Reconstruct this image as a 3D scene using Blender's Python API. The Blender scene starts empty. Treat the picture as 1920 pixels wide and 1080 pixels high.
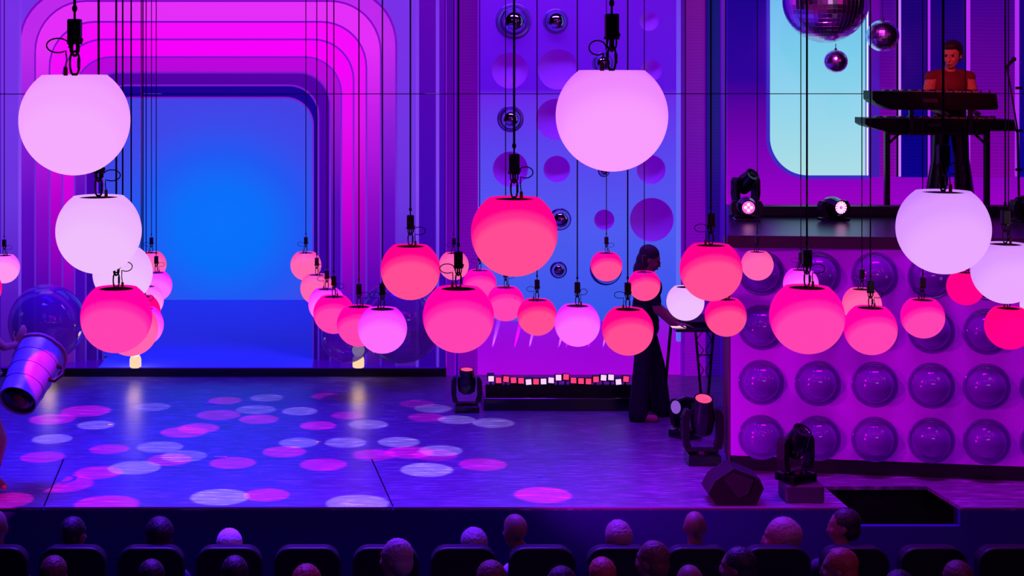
import bpy, bmesh, math, random
from mathutils import Vector, Matrix
random.seed(7)
PI = math.pi
SC = bpy.context.scene
COL = SC.collection

# ------------------------------------------------------------------ camera, world, exposure
H, F, CX, CY = 3.72, 3000.0, 700.0, 90.0
cam_d = bpy.data.cameras.new('camera'); cam = bpy.data.objects.new('camera', cam_d); COL.objects.link(cam)
cam.location = (0, 0, H); cam.rotation_euler = (PI/2, 0, 0)
cam_d.sensor_width = 36; cam_d.lens = F/1920*36
cam_d.shift_x = (960-CX)/1920; cam_d.shift_y = (CY-540)/1920
cam_d.clip_start = 0.1; cam_d.clip_end = 200
SC.camera = cam
w = bpy.data.worlds.new('world'); SC.world = w; w.use_nodes = True
w.node_tree.nodes['Background'].inputs[0].default_value = (0.004, 0.0, 0.03, 1)
w.node_tree.nodes['Background'].inputs[1].default_value = 1.0
SC.view_settings.view_transform = 'Standard'; SC.view_settings.look = 'None'
SC.view_settings.exposure = 0.0; SC.view_settings.gamma = 1.0; SC.view_settings.use_curve_mapping = False
SC.cycles.use_denoising = True
SC.cycles.max_bounces = 6; SC.cycles.diffuse_bounces = 2; SC.cycles.glossy_bounces = 4
SC.cycles.transmission_bounces = 6; SC.cycles.transparent_max_bounces = 8
SC.cycles.sample_clamp_indirect = 3.0; SC.cycles.caustics_reflective = False; SC.cycles.caustics_refractive = False

def P(px, py, Y): return Vector(((px-CX)*Y/F, Y, H-(py-CY)*Y/F))
def FY(py): return H*F/(py-CY)                 # depth of a stage floor point
def lin(c):
    r = []
    for v in c:
        v /= 255.0
        r.append(v/12.92 if v <= 0.04045 else ((v+0.055)/1.055)**2.4)
    return (r[0], r[1], r[2], 1.0)

def aim(o, tgt):
    o.rotation_euler = (Vector(tgt)-o.location).to_track_quat('-Z', 'Y').to_euler()
def area(name, loc, tgt, sx, sy, col, power, spread=180):
    d = bpy.data.lights.new(name, 'AREA'); d.shape = 'RECTANGLE'; d.size = sx; d.size_y = sy
    d.color = lin(col)[:3]; d.energy = power; d.spread = math.radians(spread)
    o = bpy.data.objects.new(name, d); COL.objects.link(o); o.location = loc; aim(o, tgt); return o
def spot(name, loc, tgt, ang, col, power, blend=0.3, rad=0.03):
    d = bpy.data.lights.new(name, 'SPOT'); d.spot_size = math.radians(ang); d.spot_blend = blend
    d.shadow_soft_size = rad; d.color = lin(col)[:3]; d.energy = power
    o = bpy.data.objects.new(name, d); COL.objects.link(o); o.location = loc; aim(o, tgt); return o

# ------------------------------------------------------------------ stage lighting
area('blue_wash_light', (-2.4, 13.4, 7.6), (-2.2, 13.9, 0), 4.5, 1.0, (44, 26, 255), 250, 50)
area('blue_back_wash_light', (-2.2, 16.4, 7.8), (-2.0, 16.8, 0), 5.5, .8, (8, 0, 255), 75, 45)
area('violet_wash_light', (2.0, 14.0, 7.6), (1.6, 14.1, 0), 2.2, 1.0, (110, 0, 255), 42, 55)
area('magenta_wash_light', (4.8, 12.9, 7.6), (4.8, 13.5, 0), 3.0, .6, (190, 0, 235), 62, 50)
spot('wall_flood_light', (-3.2, 10.2, 3.9), (4.6, 14.0, 0.3), 36, (255, 0, 255), 950, 0.9, 0.1)
spot('wall_flood_light', (0.2, 11.9, 0.5), (4.6, 14.0, 0.1), 50, (255, 0, 255), 210, 1.0, 0.08)
area('house_fill_light', (0, 3.0, 8.4), (0, 12, 0), 8, 1.5, (24, 6, 255), 70)  # unseen fill added to lift the dark areas to navy
spot('red_side_light', (6.2, 4.0, 6.0), (2.2, 10.8, 0.2), 60, (255, 20, 110), 85, 0.8, 0.2)
spot('keyboard_front_light', (3.6, 10.5, 5.2), (5.95, 16.3, 3.55), 13, (255, 60, 50), 900, 0.7, 0.1)
area('column_top_light', (1.7, 16.6, 5.6), (1.9, 18.0, 2.6), 2.4, 0.3, (150, 70, 255), 50, 120)
area('rim_light', (-0.5, 15.2, 7.6), (0.5, 11.3, 0.2), 6, 0.4, (110, 30, 255), 260, 50)
area('mirror_fill_magenta', (3.2, 5.5, 6.9), (4.5, 16, 4), 6.0, 2.2, (255, 0, 255), 34)  # this and the next three: unseen panels added for mirror ball reflections
area('mirror_fill_white', (4.4, 5.0, 2.9), (4.6, 16, 4), 2.4, .4, (255, 200, 255), 12)
area('mirror_fill_violet', (-3.0, 7.5, 6.4), (0, 16, 3), 2.0, 3.0, (150, 60, 255), 16)
area('mirror_fill_pink', (7.6, 9.0, 5.0), (4, 16, 4), 1.4, 3.0, (255, 40, 200), 12)
spot('mover_red_light', (2.93, 14.4, .68), (3.15, 14.75, 1.5), 24, (255, 30, 60), 150, .6, .04)

M_, L_ = (255, 0, 190), (200, 170, 255)
POOLS = [(160,771,48,M_,.7),(98,786,44,M_,.7),(98,823,38,L_,.7),(180,797,36,L_,.6),(80,857,42,M_,.6),(205,842,38,M_,.6),
 (300,838,44,L_,.6),(285,763,35,L_,.35),(422,751,32,M_,.35),(500,746,32,L_,.3),(480,768,38,L_,.35),(562,771,34,L_,.5),
 (410,778,42,M_,.4),(485,786,38,M_,.5),(345,810,44,M_,.7),(372,803,40,M_,.6),(613,743,30,M_,.3),(652,779,32,M_,.4),
 (596,798,35,M_,.7),(690,796,38,L_,.6),(560,830,38,L_,.6),(648,830,40,L_,.6),(748,829,40,L_,.7),(533,847,42,M_,.7),
 (606,871,45,M_,.8),(702,853,42,M_,.7),(768,848,46,M_,.8),(815,853,44,M_,.5),(826,845,42,L_,.6),(800,881,50,L_,1.),
 (905,871,46,M_,.8),(436,868,44,M_,.7),(345,855,44,L_,.5),(318,862,44,M_,.6),(252,877,50,L_,.8),(185,886,46,M_,.8),
 (118,907,58,M_,.9),(412,932,56,L_,1.1),(500,928,44,M_,.9),(670,944,60,L_,1.1),(200,946,62,M_,.9),(1018,928,55,M_,1.1),
 (15,938,48,M_,.9),(782,757,34,M_,.2),(812,766,36,L_,.3),(800,783,36,M_,.4),(856,787,36,L_,.5),(925,793,40,L_,.5)]
for (px, py, hw, c, k) in POOLS:
    p = P(px, py, FY(py)); R = hw*p.y/F
    hgt = 6.8
    fy = -3.0 if (px < 130 and py > 890) else .05          # these two are angled in from the front to clear the bin
    spot('gobo_light', (p.x, p.y+fy, hgt), (p.x, p.y, 0), 2*math.degrees(math.atan(R*1.05/math.hypot(hgt, fy))), c, 5600*k*(1.0 if c is M_ else .85), 0.3, 0.008)

# ------------------------------------------------------------------ materials
def new_mat(name):
    m = bpy.data.materials.new(name); m.use_nodes = True
    nt = m.node_tree; return m, nt, nt.nodes.get('Principled BSDF')
def dif(name, col, rough=0.6, metal=0.0, spec=0.5, noise=0.0, nscale=20, coat=0.0, bump=0.0):
    m, nt, b = new_mat(name)
    b.inputs['Base Color'].default_value = lin(col); b.inputs['Roughness'].default_value = rough
    b.inputs['Metallic'].default_value = metal; b.inputs['Specular IOR Level'].default_value = spec
    b.inputs['Coat Weight'].default_value = coat
    if noise or bump:
        tc = nt.nodes.new('ShaderNodeTexCoord'); n = nt.nodes.new('ShaderNodeTexNoise')
        n.inputs['Scale'].default_value = nscale; n.inputs['Detail'].default_value = 4
        nt.links.new(tc.outputs['Object'], n.inputs['Vector'])
        if noise:
            mx = nt.nodes.new('ShaderNodeMix'); mx.data_type = 'RGBA'
            mx.inputs[6].default_value = lin([v*(1-noise) for v in col]); mx.inputs[7].default_value = lin([min(255, v*(1+noise)) for v in col])
            nt.links.new(n.outputs['Fac'], mx.inputs[0]); nt.links.new(mx.outputs[2], b.inputs['Base Color'])
        if bump:
            bp = nt.nodes.new('ShaderNodeBump'); bp.inputs['Strength'].default_value = bump; bp.inputs['Distance'].default_value = 0.01
            nt.links.new(n.outputs['Fac'], bp.inputs['Height']); nt.links.new(bp.outputs[0], b.inputs['Normal'])
    return m
def emi(name, col, strength=1.0, base=(10, 5, 20), rough=0.4):
    m, nt, b = new_mat(name)
    b.inputs['Base Color'].default_value = lin(base); b.inputs['Roughness'].default_value = rough
    b.inputs['Emission Color'].default_value = lin(col); b.inputs['Emission Strength'].default_value = strength
    return m
def ramp_node(nt, stops):
    r = nt.nodes.new('ShaderNodeValToRGB'); e = r.color_ramp.elements
    while len(e) > 1: e.remove(e[-1])
    e[0].position = stops[0][0]; e[0].color = lin(stops[0][1])
    for p, c in stops[1:]:
        q = e.new(p); q.color = lin(c)
    return r
# glowing surface: light put into a smooth vertical colour run over world height
def led(name, z0, z1, stops, base=(12, 4, 30), stripe=0.0, rough=0.5):
    m, nt, b = new_mat(name)
    g = nt.nodes.new('ShaderNodeNewGeometry'); s = nt.nodes.new('ShaderNodeSeparateXYZ')
    mr = nt.nodes.new('ShaderNodeMapRange'); mr.inputs['From Min'].default_value = z0; mr.inputs['From Max'].default_value = z1
    nt.links.new(g.outputs['Position'], s.inputs[0]); nt.links.new(s.outputs['Z'], mr.inputs['Value'])
    r = ramp_node(nt, stops); nt.links.new(mr.outputs[0], r.inputs[0])
    out = r.outputs[0]
    if stripe:
        wv = nt.nodes.new('ShaderNodeTexWave'); wv.bands_direction = 'Z'; wv.inputs['Scale'].default_value = 9.0
        wv.inputs['Distortion'].default_value = 3.0; wv.inputs['Detail'].default_value = 1.0; wv.inputs['Detail Scale'].default_value = 0.25
        nt.links.new(g.outputs['Position'], wv.inputs['Vector'])
        mm = nt.nodes.new('ShaderNodeMapRange'); mm.inputs['To Min'].default_value = 1-stripe; mm.inputs['To Max'].default_value = 1.0
        nt.links.new(wv.outputs['Fac'], mm.inputs['Value'])
        vm = nt.nodes.new('ShaderNodeVectorMath'); vm.operation = 'SCALE'
        nt.links.new(out, vm.inputs[0]); nt.links.new(mm.outputs[0], vm.inputs['Scale']); out = vm.outputs[0]
    nt.links.new(out, b.inputs['Emission Color']); b.inputs['Emission Strength'].default_value = 1.0
    b.inputs['Base Color'].default_value = lin(base); b.inputs['Roughness'].default_value = rough
    return m

black = dif('black_metal', (22, 20, 26), 0.45)
black_gloss = dif('black_gloss', (14, 12, 20), 0.18, coat=0.3)
black_cloth = dif('black_cloth', (14, 12, 22), 0.9, noise=.3, nscale=40)
cable_m = dif('cable_rubber', (14, 10, 22), 0.7)
copper = dif('copper_plug', (120, 50, 40), 0.4, 0.6)
steel = dif('dull_steel', (60, 55, 70), 0.35, 0.8)
chrome = dif('chrome', (200, 190, 225), 0.06, 1.0)
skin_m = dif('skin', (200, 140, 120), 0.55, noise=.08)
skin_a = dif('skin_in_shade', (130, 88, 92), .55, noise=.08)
seat_m = dif('seat_upholstery', (12, 11, 30), .6, spec=.25, noise=.15, nscale=60)

# ------------------------------------------------------------------ mesh helpers
class MB:
    def __init__(s): s.v = []; s.f = []
    def add(s, vs, fs):
        n = len(s.v); s.v += [tuple(v) for v in vs]; s.f += [tuple(i+n for i in f) for f in fs]; return s
    def box(s, lo, hi, bev=0.0):
        x0, y0, z0 = lo; x1, y1, z1 = hi
        if bev <= 0:
            return s.add([(x0,y0,z0),(x1,y0,z0),(x1,y1,z0),(x0,y1,z0),(x0,y0,z1),(x1,y0,z1),(x1,y1,z1),(x0,y1,z1)],
                  [(0,3,2,1),(4,5,6,7),(0,1,5,4),(1,2,6,5),(2,3,7,6),(3,0,4,7)])
        bm = bmesh.new(); bmesh.ops.create_cube(bm, size=1)
        for v in bm.verts: v.co = Vector(((x0+x1)/2+v.co.x*(x1-x0), (y0+y1)/2+v.co.y*(y1-y0), (z0+z1)/2+v.co.z*(z1-z0)))
        bmesh.ops.bevel(bm, geom=bm.edges[:], offset=bev, segments=3, affect='EDGES', profile=0.5)
        return s.frombm(bm)
    def frombm(s, bm):
        bm.verts.index_update(); s.add([v.co for v in bm.verts], [[v.index for v in f.verts] for f in bm.faces]); bm.free(); return s
    def ell(s, c, r, seg=16, ring=10, rot=None):
        if not hasattr(r, '__len__'): r = (r, r, r)
        vs = []; fs = []
        for i in range(1, ring):
            t = PI*i/ring
            for j in range(seg):
                a = 2*PI*j/seg; v = Vector((r[0]*math.sin(t)*math.cos(a), r[1]*math.sin(t)*math.sin(a), r[2]*math.cos(t)))
                vs.append(v)
        vs += [Vector((0,0,r[2])), Vector((0,0,-r[2]))]
        T = len(vs)-2; B = T+1
        for i in range(ring-2):
            for j in range(seg):
                k = (j+1) % seg; fs.append((i*seg+j, (i+1)*seg+j, (i+1)*seg+k, i*seg+k))
        for j in range(seg):
            k = (j+1) % seg; fs.append((T, j, k)); fs.append(((ring-2)*seg+j, B, (ring-2)*seg+k))
        if rot: vs = [rot @ v for v in vs]
        c = Vector(c); return s.add([v+c for v in vs], fs)
    def cone(s, a, b, r0, r1, seg=12, caps=True):
        a = Vector(a); b = Vector(b); d = (b-a)
        q = d.to_track_quat('Z', 'Y') if d.length > 1e-9 else Matrix.Identity(3).to_quaternion()
        vs = []
        for (c, r) in ((a, r0), (b, r1)):
            for j in range(seg):
                t = 2*PI*j/seg; vs.append(c + q @ Vector((r*math.cos(t), r*math.sin(t), 0)))
        fs = [(j, (j+1) % seg, seg+(j+1) % seg, seg+j) for j in range(seg)]
        if caps: fs += [tuple(range(seg))[::-1], tuple(range(seg, 2*seg))]
        return s.add(vs, fs)
    def cap(s, a, b, r0, r1=None, seg=12):
        r1 = r0 if r1 is None else r1
        s.cone(a, b, r0, r1, seg); s.ell(a, r0, seg, 8); s.ell(b, r1, seg, 8); return s
    def chain(s, pts, seg=10):
        for (a, ra), (b, rb) in zip(pts, pts[1:]): s.cap(a, b, ra, rb, seg)
        return s
    def tube(s, pts, r, seg=6, closed=False):
        pts = [Vector(p) for p in pts]; n = len(pts); vs = []; fs = []
        up = Vector((0.13, 0.31, 0.94)).normalized()
        for i, p in enumerate(pts):
            a = pts[(i-1) % n] if (closed or i > 0) else p; b = pts[(i+1) % n] if (closed or i < n-1) else p
            d = (b-a).normalized(); u = d.cross(up)
            if u.length < 1e-3: u = d.cross(Vector((1, 0, 0)))
            u.normalize(); v = d.cross(u)
            for j in range(seg):
                t = 2*PI*j/seg; vs.append(p+u*(r*math.cos(t))+v*(r*math.sin(t)))
        m = n if closed else n-1
        for i in range(m):
            for j in range(seg):
                k = (j+1) % seg; i2 = (i+1) % n
                fs.append((i*seg+j, i*seg+k, i2*seg+k, i2*seg+j))
        if not closed: fs += [tuple(range(seg)), tuple(range((n-1)*seg, n*seg))[::-1]]
        return s.add(vs, fs)
    def lathe(s, prof, seg=32, c=(0, 0, 0), q=None):
        vs = []; fs = []; c = Vector(c)
        for (r, z) in prof:
            for j in range(seg):
                t = 2*PI*j/seg; v = Vector((r*math.cos(t), r*math.sin(t), z))
                if q: v = q @ v
                vs.append(c+v)
        for i in range(len(prof)-1):
            for j in range(seg):
                k = (j+1) % seg; fs.append((i*seg+j, i*seg+k, (i+1)*seg+k, (i+1)*seg+j))
        return s.add(vs, fs)
    def prism(s, poly, y0, y1):
        # polygon in the XZ plane, extruded in Y
        n = len(poly)
        vs = [(x, y0, z) for x, z in poly]+[(x, y1, z) for x, z in poly]
        fs = [tuple(range(n)), tuple(range(2*n-1, n-1, -1))]+[(i, n+i, n+(i+1) % n, (i+1) % n) for i in range(n)]
        return s.add(vs, fs)
    def mesh(s, name, smooth=False):
        me = bpy.data.meshes.new(name); me.from_pydata(s.v, [], s.f); me.update()
        bm = bmesh.new(); bm.from_mesh(me); bmesh.ops.remove_doubles(bm, verts=bm.verts, dist=1e-6)
        bmesh.ops.recalc_face_normals(bm, faces=bm.faces); bm.to_mesh(me); bm.free()
        if smooth:
            for p in me.polygons: p.use_smooth = True
        return me
    def build(s, name, mat, parent=None, smooth=False, loc=None, sharp=None):
        me = s.mesh(name, smooth)
        if sharp is not None:
            for p in me.polygons: p.use_smooth = True
            me.set_sharp_from_angle(angle=math.radians(sharp))
        o = bpy.data.objects.new(name, me); COL.objects.link(o)
        if mat: me.materials.append(mat)
        if parent: o.parent = parent
        if loc is not None: o.location = loc
        return o
def link(name, me, parent=None, loc=None):
    o = bpy.data.objects.new(name, me); COL.objects.link(o)
    if parent: o.parent = parent
    if loc is not None: o.location = loc
    return o
def tag(o, label=None, cat=None, group=None, kind=None):
    if label: o['label'] = label
    if cat: o['category'] = cat
    if group: o['group'] = group
    if kind: o['kind'] = kind
    return o
def thing(name, loc, label, cat, group=None, rz=0):
    o = bpy.data.objects.new(name, None); COL.objects.link(o); o.empty_display_size = .05
    o.location = loc; o.rotation_euler = (0, 0, rz); return tag(o, label, cat, group)
def struct(o): o['kind'] = 'structure'; return o
def copy_tree(o, parent=None):
    c = o.copy(); COL.objects.link(c)
    if parent: c.parent = parent
    for ch in o.children: copy_tree(ch, c)
    return c
# flat plate with holes in the XZ plane, given as loops of (x, z); front face at y0
def plate(name, outer, holes, y0, th, mat, parent=None):
    cu = bpy.data.curves.new(name, 'CURVE'); cu.dimensions = '2D'; cu.fill_mode = 'BOTH'; cu.extrude = th/2
    for lp in [outer]+holes:
        sp = cu.splines.new('POLY'); sp.points.add(len(lp)-1); sp.use_cyclic_u = True
        for p, (x, z) in zip(sp.points, lp): p.co = (x, z, 0, 1)
    t = bpy.data.objects.new(name, cu); COL.objects.link(t)
    dg = bpy.context.evaluated_depsgraph_get(); me = bpy.data.meshes.new_from_object(t.evaluated_get(dg))
    bpy.data.objects.remove(t); bpy.data.curves.remove(cu)
    me.transform(Matrix.Translation((0, y0+th/2, 0)) @ Matrix.Rotation(PI/2, 4, 'X'))
    me.name = name; me.materials.clear(); me.materials.append(mat)
    o = bpy.data.objects.new(name, me); COL.objects.link(o)
    if parent: o.parent = parent
    return o
def circ(x, z, r, n=32): return [(x+r*math.cos(2*PI*i/n), z+r*math.sin(2*PI*i/n)) for i in range(n)]
def rrect(x0, x1, z0, z1, rs, n=10):
    # rs = radii (bottom-left, bottom-right, top-right, top-left)
    out = []
    for (cx, cz, r, a0) in ((x0+rs[0], z0+rs[0], rs[0], PI), (x1-rs[1], z0+rs[1], rs[1], 1.5*PI), (x1-rs[2], z1-rs[2], rs[2], 0), (x0+rs[3], z1-rs[3], rs[3], .5*PI)):
        if r <= 0: out.append((cx, cz)); continue
        for i in range(n+1):
            a = a0+.5*PI*i/n; out.append((cx+r*math.cos(a), cz+r*math.sin(a)))
    return out
def X(px, Y): return (px-CX)*Y/F
def Z(py, Y): return H-(py-CY)*Y/F

# ================================================================== SETTING
YF, YB = FY(950), 18.1
# stage floor: dark dance lino with scuffs, semi gloss
m, nt, b = new_mat('stage_lino'); floor_m = m
b.inputs['Specular IOR Level'].default_value = 0.5
tc = nt.nodes.new('ShaderNodeTexCoord'); mp = nt.nodes.new('ShaderNodeMapping'); mp.inputs['Scale'].default_value = (1.2, 9, 1)
nz = nt.nodes.new('ShaderNodeTexNoise'); nz.inputs['Scale'].default_value = 3.0; nz.inputs['Detail'].default_value = 9; nz.inputs['Roughness'].default_value = .7
nt.links.new(tc.outputs['Object'], mp.inputs[0]); nt.links.new(mp.outputs[0], nz.inputs['Vector'])
r1 = ramp_node(nt, [(0.3, (84, 78, 104)), (0.52, (108, 100, 128)), (0.66, (176, 168, 196))]); nt.links.new(nz.outputs['Fac'], r1.inputs[0]); nt.links.new(r1.outputs[0], b.inputs['Base Color'])
mr = nt.nodes.new('ShaderNodeMapRange'); mr.inputs['To Min'].default_value = .2; mr.inputs['To Max'].default_value = .44
nt.links.new(nz.outputs['Fac'], mr.inputs['Value']); nt.links.new(mr.outputs[0], b.inputs['Roughness'])
bp = nt.nodes.new('ShaderNodeBump'); bp.inputs['Strength'].default_value = .12; bp.inputs['Distance'].default_value = .01
nt.links.new(nz.outputs['Fac'], bp.inputs['Height']); nt.links.new(bp.outputs[0], b.inputs['Normal'])
# floor sections split by the visible seams, trap opening left out
tx = [(1545, 912), (1738, 912), (1800, 949.6), (1588, 949.6)]
T = [P(a, c, FY(c)) for a, c in tx]
def deck(poly, name='floor'):
    mb = MB(); n = len(poly)
    mb.add([(x, y, 0) for x, y in poly]+[(x, y, -.03) for x, y in poly],
           [tuple(range(n)), tuple(range(2*n-1, n-1, -1))]+[(i, n+i, n+(i+1) % n, (i+1) % n) for i in range(n)])
    return struct(mb.build(name, floor_m))
g = .006
s1 = [P(92, 897, FY(897)), P(82, 950, YF)]
s2 = [P(697, 860, FY(860)), P(737, 950, YF)]
ys = FY(861)
deck([(-7, ys+g), (9.5, ys+g), (9.5, 20.5), (-7, 20.5)])
deck([(-7, YF), (s1[1].x-g, YF), (s1[0].x-g, ys), (-7, ys)])
deck([(s1[1].x+g, YF), (s2[1].x-g, YF), (s2[0].x-g, ys), (s1[0].x+g, ys)])
deck([(s2[1].x+g, YF), (T[3].x, YF), (T[0].x, T[0].y), (T[0].x, ys), (s2[0].x+g, ys)])
deck([(T[0].x, T[0].y), (T[1].x, T[1].y), (T[1].x, ys), (T[0].x, ys)])
deck([(T[2].x, YF), (9.5, YF), (9.5, ys), (T[1].x, ys), (T[1].x, T[1].y)])
fascia_m = dif('fascia_paint', (34, 28, 120), .8, spec=.2)
struct(MB().box((-7, YF, -1.3), (T[3].x-.0, YF+.06, -.031)).build('wall_stage_front', fascia_m))
struct(MB().box((T[2].x, YF, -1.3), (9.5, YF+.06, -.031)).build('wall_stage_front', fascia_m))
struct(MB().box((T[3].x, YF+.0, -1.3), (T[2].x, YF+.06, -.16)).build('wall_stage_front', fascia_m))
struct(MB().box((T[0].x-.3, T[0].y+.1, -1.2), (T[2].x+.2, T[0].y+.14, -.031)).build('wall_trap_back', black))
struct(MB().box((T[0].x-.3, YF+.061, -.5), (T[2].x+.2, T[0].y+.099, -.46)).build('floor_trap', black))
edge_m = dif('edge_strip_paint', (150, 130, 190), .4)
struct(MB().box((-7, YF-.012, -.012), (T[3].x, YF-.001, .002)).build('trim_1', edge_m))
struct(MB().box((T[2].x, YF-.012, -.012), (9.5, YF-.001, .002)).build('trim_2', edge_m))
pit_m = dif('pit_floor', (20, 18, 30), .9)
struct(MB().box((-7, 10.95, -1.3), (9.5, YF, -1.24)).build('floor_pit', pit_m))
struct(MB().box((-7, 2.0, -1.3), (9.5, 10.94, -1.1)).build('floor_pit', pit_m))
# seams dark filler below gaps is the deck gap itself
struct(MB().box((-7, YB, .001), (X(837, YB), 23.4, .1)).build('floor_riser', black_gloss))
glow_top = emi('riser_glow', (48, 0, 150), 1.0, rough=.25)  # violet glow added to the ledge so the frames seem to reach down
struct(MB().box((-7, YB-.001, .094), (X(834, YB), 18.62, .104)).build('trim_4', glow_top))
struct(MB().box((-7, -1.5, 9.0), (9.5, 23.5, 9.1)).build('ceiling', black_cloth))
struct(MB().box((-7.1, -1.5, -1.3), (-7, 23.5, 9.1)).build('wall_left', black_cloth))
struct(MB().box((9.5, -1.5, -1.3), (9.6, 23.5, 9.1)).build('wall_right', black_cloth))
struct(MB().box((-7.1, 23.5, -1.3), (9.6, 23.6, 9.1)).build('wall_back', black_cloth))
struct(MB().box((-7.1, -1.6, -1.3), (9.6, -1.5, 9.1)).build('wall_front', black_cloth))

for (px, py, wpx, c, lab) in ((414, 857, 24, (240, 225, 250), "white strip of spike tape on the floor by the long centre joint"), (1012, 893, 9, (90, 240, 220), "tiny teal tape mark on the floor at centre stage"),
        (207, 797, 9, (255, 170, 90), "small orange tape mark on a white light pool, back left of the floor"), (599, 829, 10, (255, 180, 110), "small orange tape mark between two white light pools"), (395, 757, 24, (200, 170, 255), "pale tape strip near the back of the blue floor")):
    p = P(px, py, FY(py)); hw = wpx*p.y/F/2
    o = MB().box((-hw, -.02, .001), (hw, .02, .004)).build('tape_mark', dif('tape', c, .5), None, False, (p.x, p.y, 0)); tag(o, lab, 'tape', 'floor tape marks')
# ================================================================== LEFT PORTAL
OPEN = [(353, -22, 105), (324, 2, 95), (297, 41, 85), (273, 74, 76), (250, 107, 68), (229, 136, 60), (207, 160, 55), (197, 183, 52)]
FC = [ # colours at picture heights 100 / 230 / 380 / 560 for each frame, wash of light put in
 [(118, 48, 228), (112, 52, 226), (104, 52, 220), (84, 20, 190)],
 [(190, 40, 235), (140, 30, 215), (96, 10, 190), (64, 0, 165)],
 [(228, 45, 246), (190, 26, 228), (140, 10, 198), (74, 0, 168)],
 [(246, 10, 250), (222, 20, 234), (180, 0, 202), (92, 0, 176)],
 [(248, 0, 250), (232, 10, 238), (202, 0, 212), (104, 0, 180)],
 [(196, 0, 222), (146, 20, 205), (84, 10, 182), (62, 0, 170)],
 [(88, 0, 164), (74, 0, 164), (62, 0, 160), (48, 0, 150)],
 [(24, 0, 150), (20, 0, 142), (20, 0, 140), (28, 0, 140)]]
portal = thing('stage_portal', (0, 18.2, .1), 'stepped magenta and violet rounded portal of nested glowing frames around the blue screen', 'portal')
def PL(o): o.location = (0, -18.2, -.1); return o      # parts below are drawn in world coordinates
trim_m = led('frame_edge', Z(690, 18.4), Z(0, 18.4), [(0, (60, 20, 190)), (.45, (110, 40, 210)), (1, (128, 0, 190))])
prev = None
for k, (hw, ty, rr) in enumerate(OPEN):
    Y = 18.2+.055*k; sc = Y/F
    x0, x1, zt = X(390-hw, Y), X(390+hw, Y), Z(ty, Y)
    if prev is None: ox0, ox1, ozt, orr = X(-330, Y), X(834, Y), 8.4, 0
    else: ox0, ox1, ozt, orr = prev[0]-.09, prev[1]+.06, prev[2]+.09, prev[3]
    zb = .1
    outer = rrect(ox0, ox1, zb, ozt, (0, 0, orr*sc, orr*sc))
    inner = rrect(x0, x1, zb, zt, (0, 0, rr*sc, rr*sc))
    # one loop (open at the bottom): the outer path then the inner path backwards
    path_o = outer[1:]+[outer[0]]; path_i = inner[1:]+[inner[0]]
    loop = path_o+path_i[::-1]
    c = FC[k]
    fm = led('glow_frame_%s' % 'abcdefgh'[k], Z(640, Y), Z(60, Y), [(0, [v*.85 for v in c[3]]), (.14, c[3]), (.45, c[2]), (.71, c[1]), (.95, c[0])], stripe=.0)
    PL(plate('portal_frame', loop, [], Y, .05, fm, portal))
    lip = [(x, Y-.004, z) for x, z in path_i]
    PL(MB().tube(lip, .011 if k else .014, 6).build('edge_trim', trim_m, portal))
    prev = (x0, x1, zt, rr)
# vertical ribs right (and left) of the arch
rib_a = led('rib_light', Z(690, 18.2), Z(0, 18.2), [(0, (90, 40, 215)), (.5, (132, 70, 235)), (1, (120, 50, 225))])
rib_b = led('rib_dark', Z(690, 18.2), Z(0, 18.2), [(0, (44, 0, 150)), (.5, (62, 4, 172)), (1, (88, 0, 170))])
for (a, c, mt, yy) in ((786, 817, rib_b, 18.16), (819, 823, rib_a, 18.13), (824, 834, rib_b, 18.15), (780, 785, rib_a, 18.13), (-60, 0, rib_b, 18.16), (34, 38, rib_a, 18.13)):
    PL(MB().box((X(a, yy), yy, .1), (X(c, yy), yy+.06, 8.3), .004).build('rib', mt, portal))
# blue room seen through it
m, nt, b = new_mat('screen_blue_glow')
g_ = nt.nodes.new('ShaderNodeNewGeometry'); vm = nt.nodes.new('ShaderNodeVectorMath'); vm.operation = 'SUBTRACT'
ctr = P(415, 425, 22.96); vm.inputs[1].default_value = ctr
nt.links.new(g_.outputs['Position'], vm.inputs[0])
sx = nt.nodes.new('ShaderNodeVectorMath'); sx.operation = 'MULTIPLY'; sx.inputs[1].default_value = (.47, 0, .52); nt.links.new(vm.outputs[0], sx.inputs[0])
ln = nt.nodes.new('ShaderNodeVectorMath'); ln.operation = 'LENGTH'; nt.links.new(sx.outputs[0], ln.inputs[0])
rp = ramp_node(nt, [(0, (0, 114, 250)), (.3, (0, 110, 246)), (.55, (28, 88, 240)), (.8, (58, 72, 230)), (1, (64, 66, 226))]); nt.links.new(ln.outputs['Value'], rp.inputs[0])
nt.links.new(rp.outputs[0], b.inputs['Emission Color']); b.inputs['Emission Strength'].default_value = 1.0; b.inputs['Base Color'].default_value = (0, 0, .02, 1)
scr_m = m
o = MB().box((-5.6, 22.96, .1), (.4, 23.04, 4.6)).build('video_screen', scr_m); tag(o, 'glowing azure blue video screen at the back of the arched portal', 'screen')
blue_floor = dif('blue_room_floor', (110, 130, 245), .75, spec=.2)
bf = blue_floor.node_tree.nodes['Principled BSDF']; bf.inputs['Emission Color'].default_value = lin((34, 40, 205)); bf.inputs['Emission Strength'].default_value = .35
o = MB().box((X(193, 18.4), YB-.002, .1045), (X(587, 18.4), 18.75, .107)).box((-5.6, 18.75, .1045), (.4, 22.95, .107)).build('alcove_floor', blue_floor); tag(o, 'smooth blue floor running back to the azure screen', 'floor panel')
area('alcove_blue_light', (-2.2, 20.6, 4.4), (-2.2, 20.8, 0), 4.0, 2.0, (50, 100, 255), 26, 120)

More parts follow.
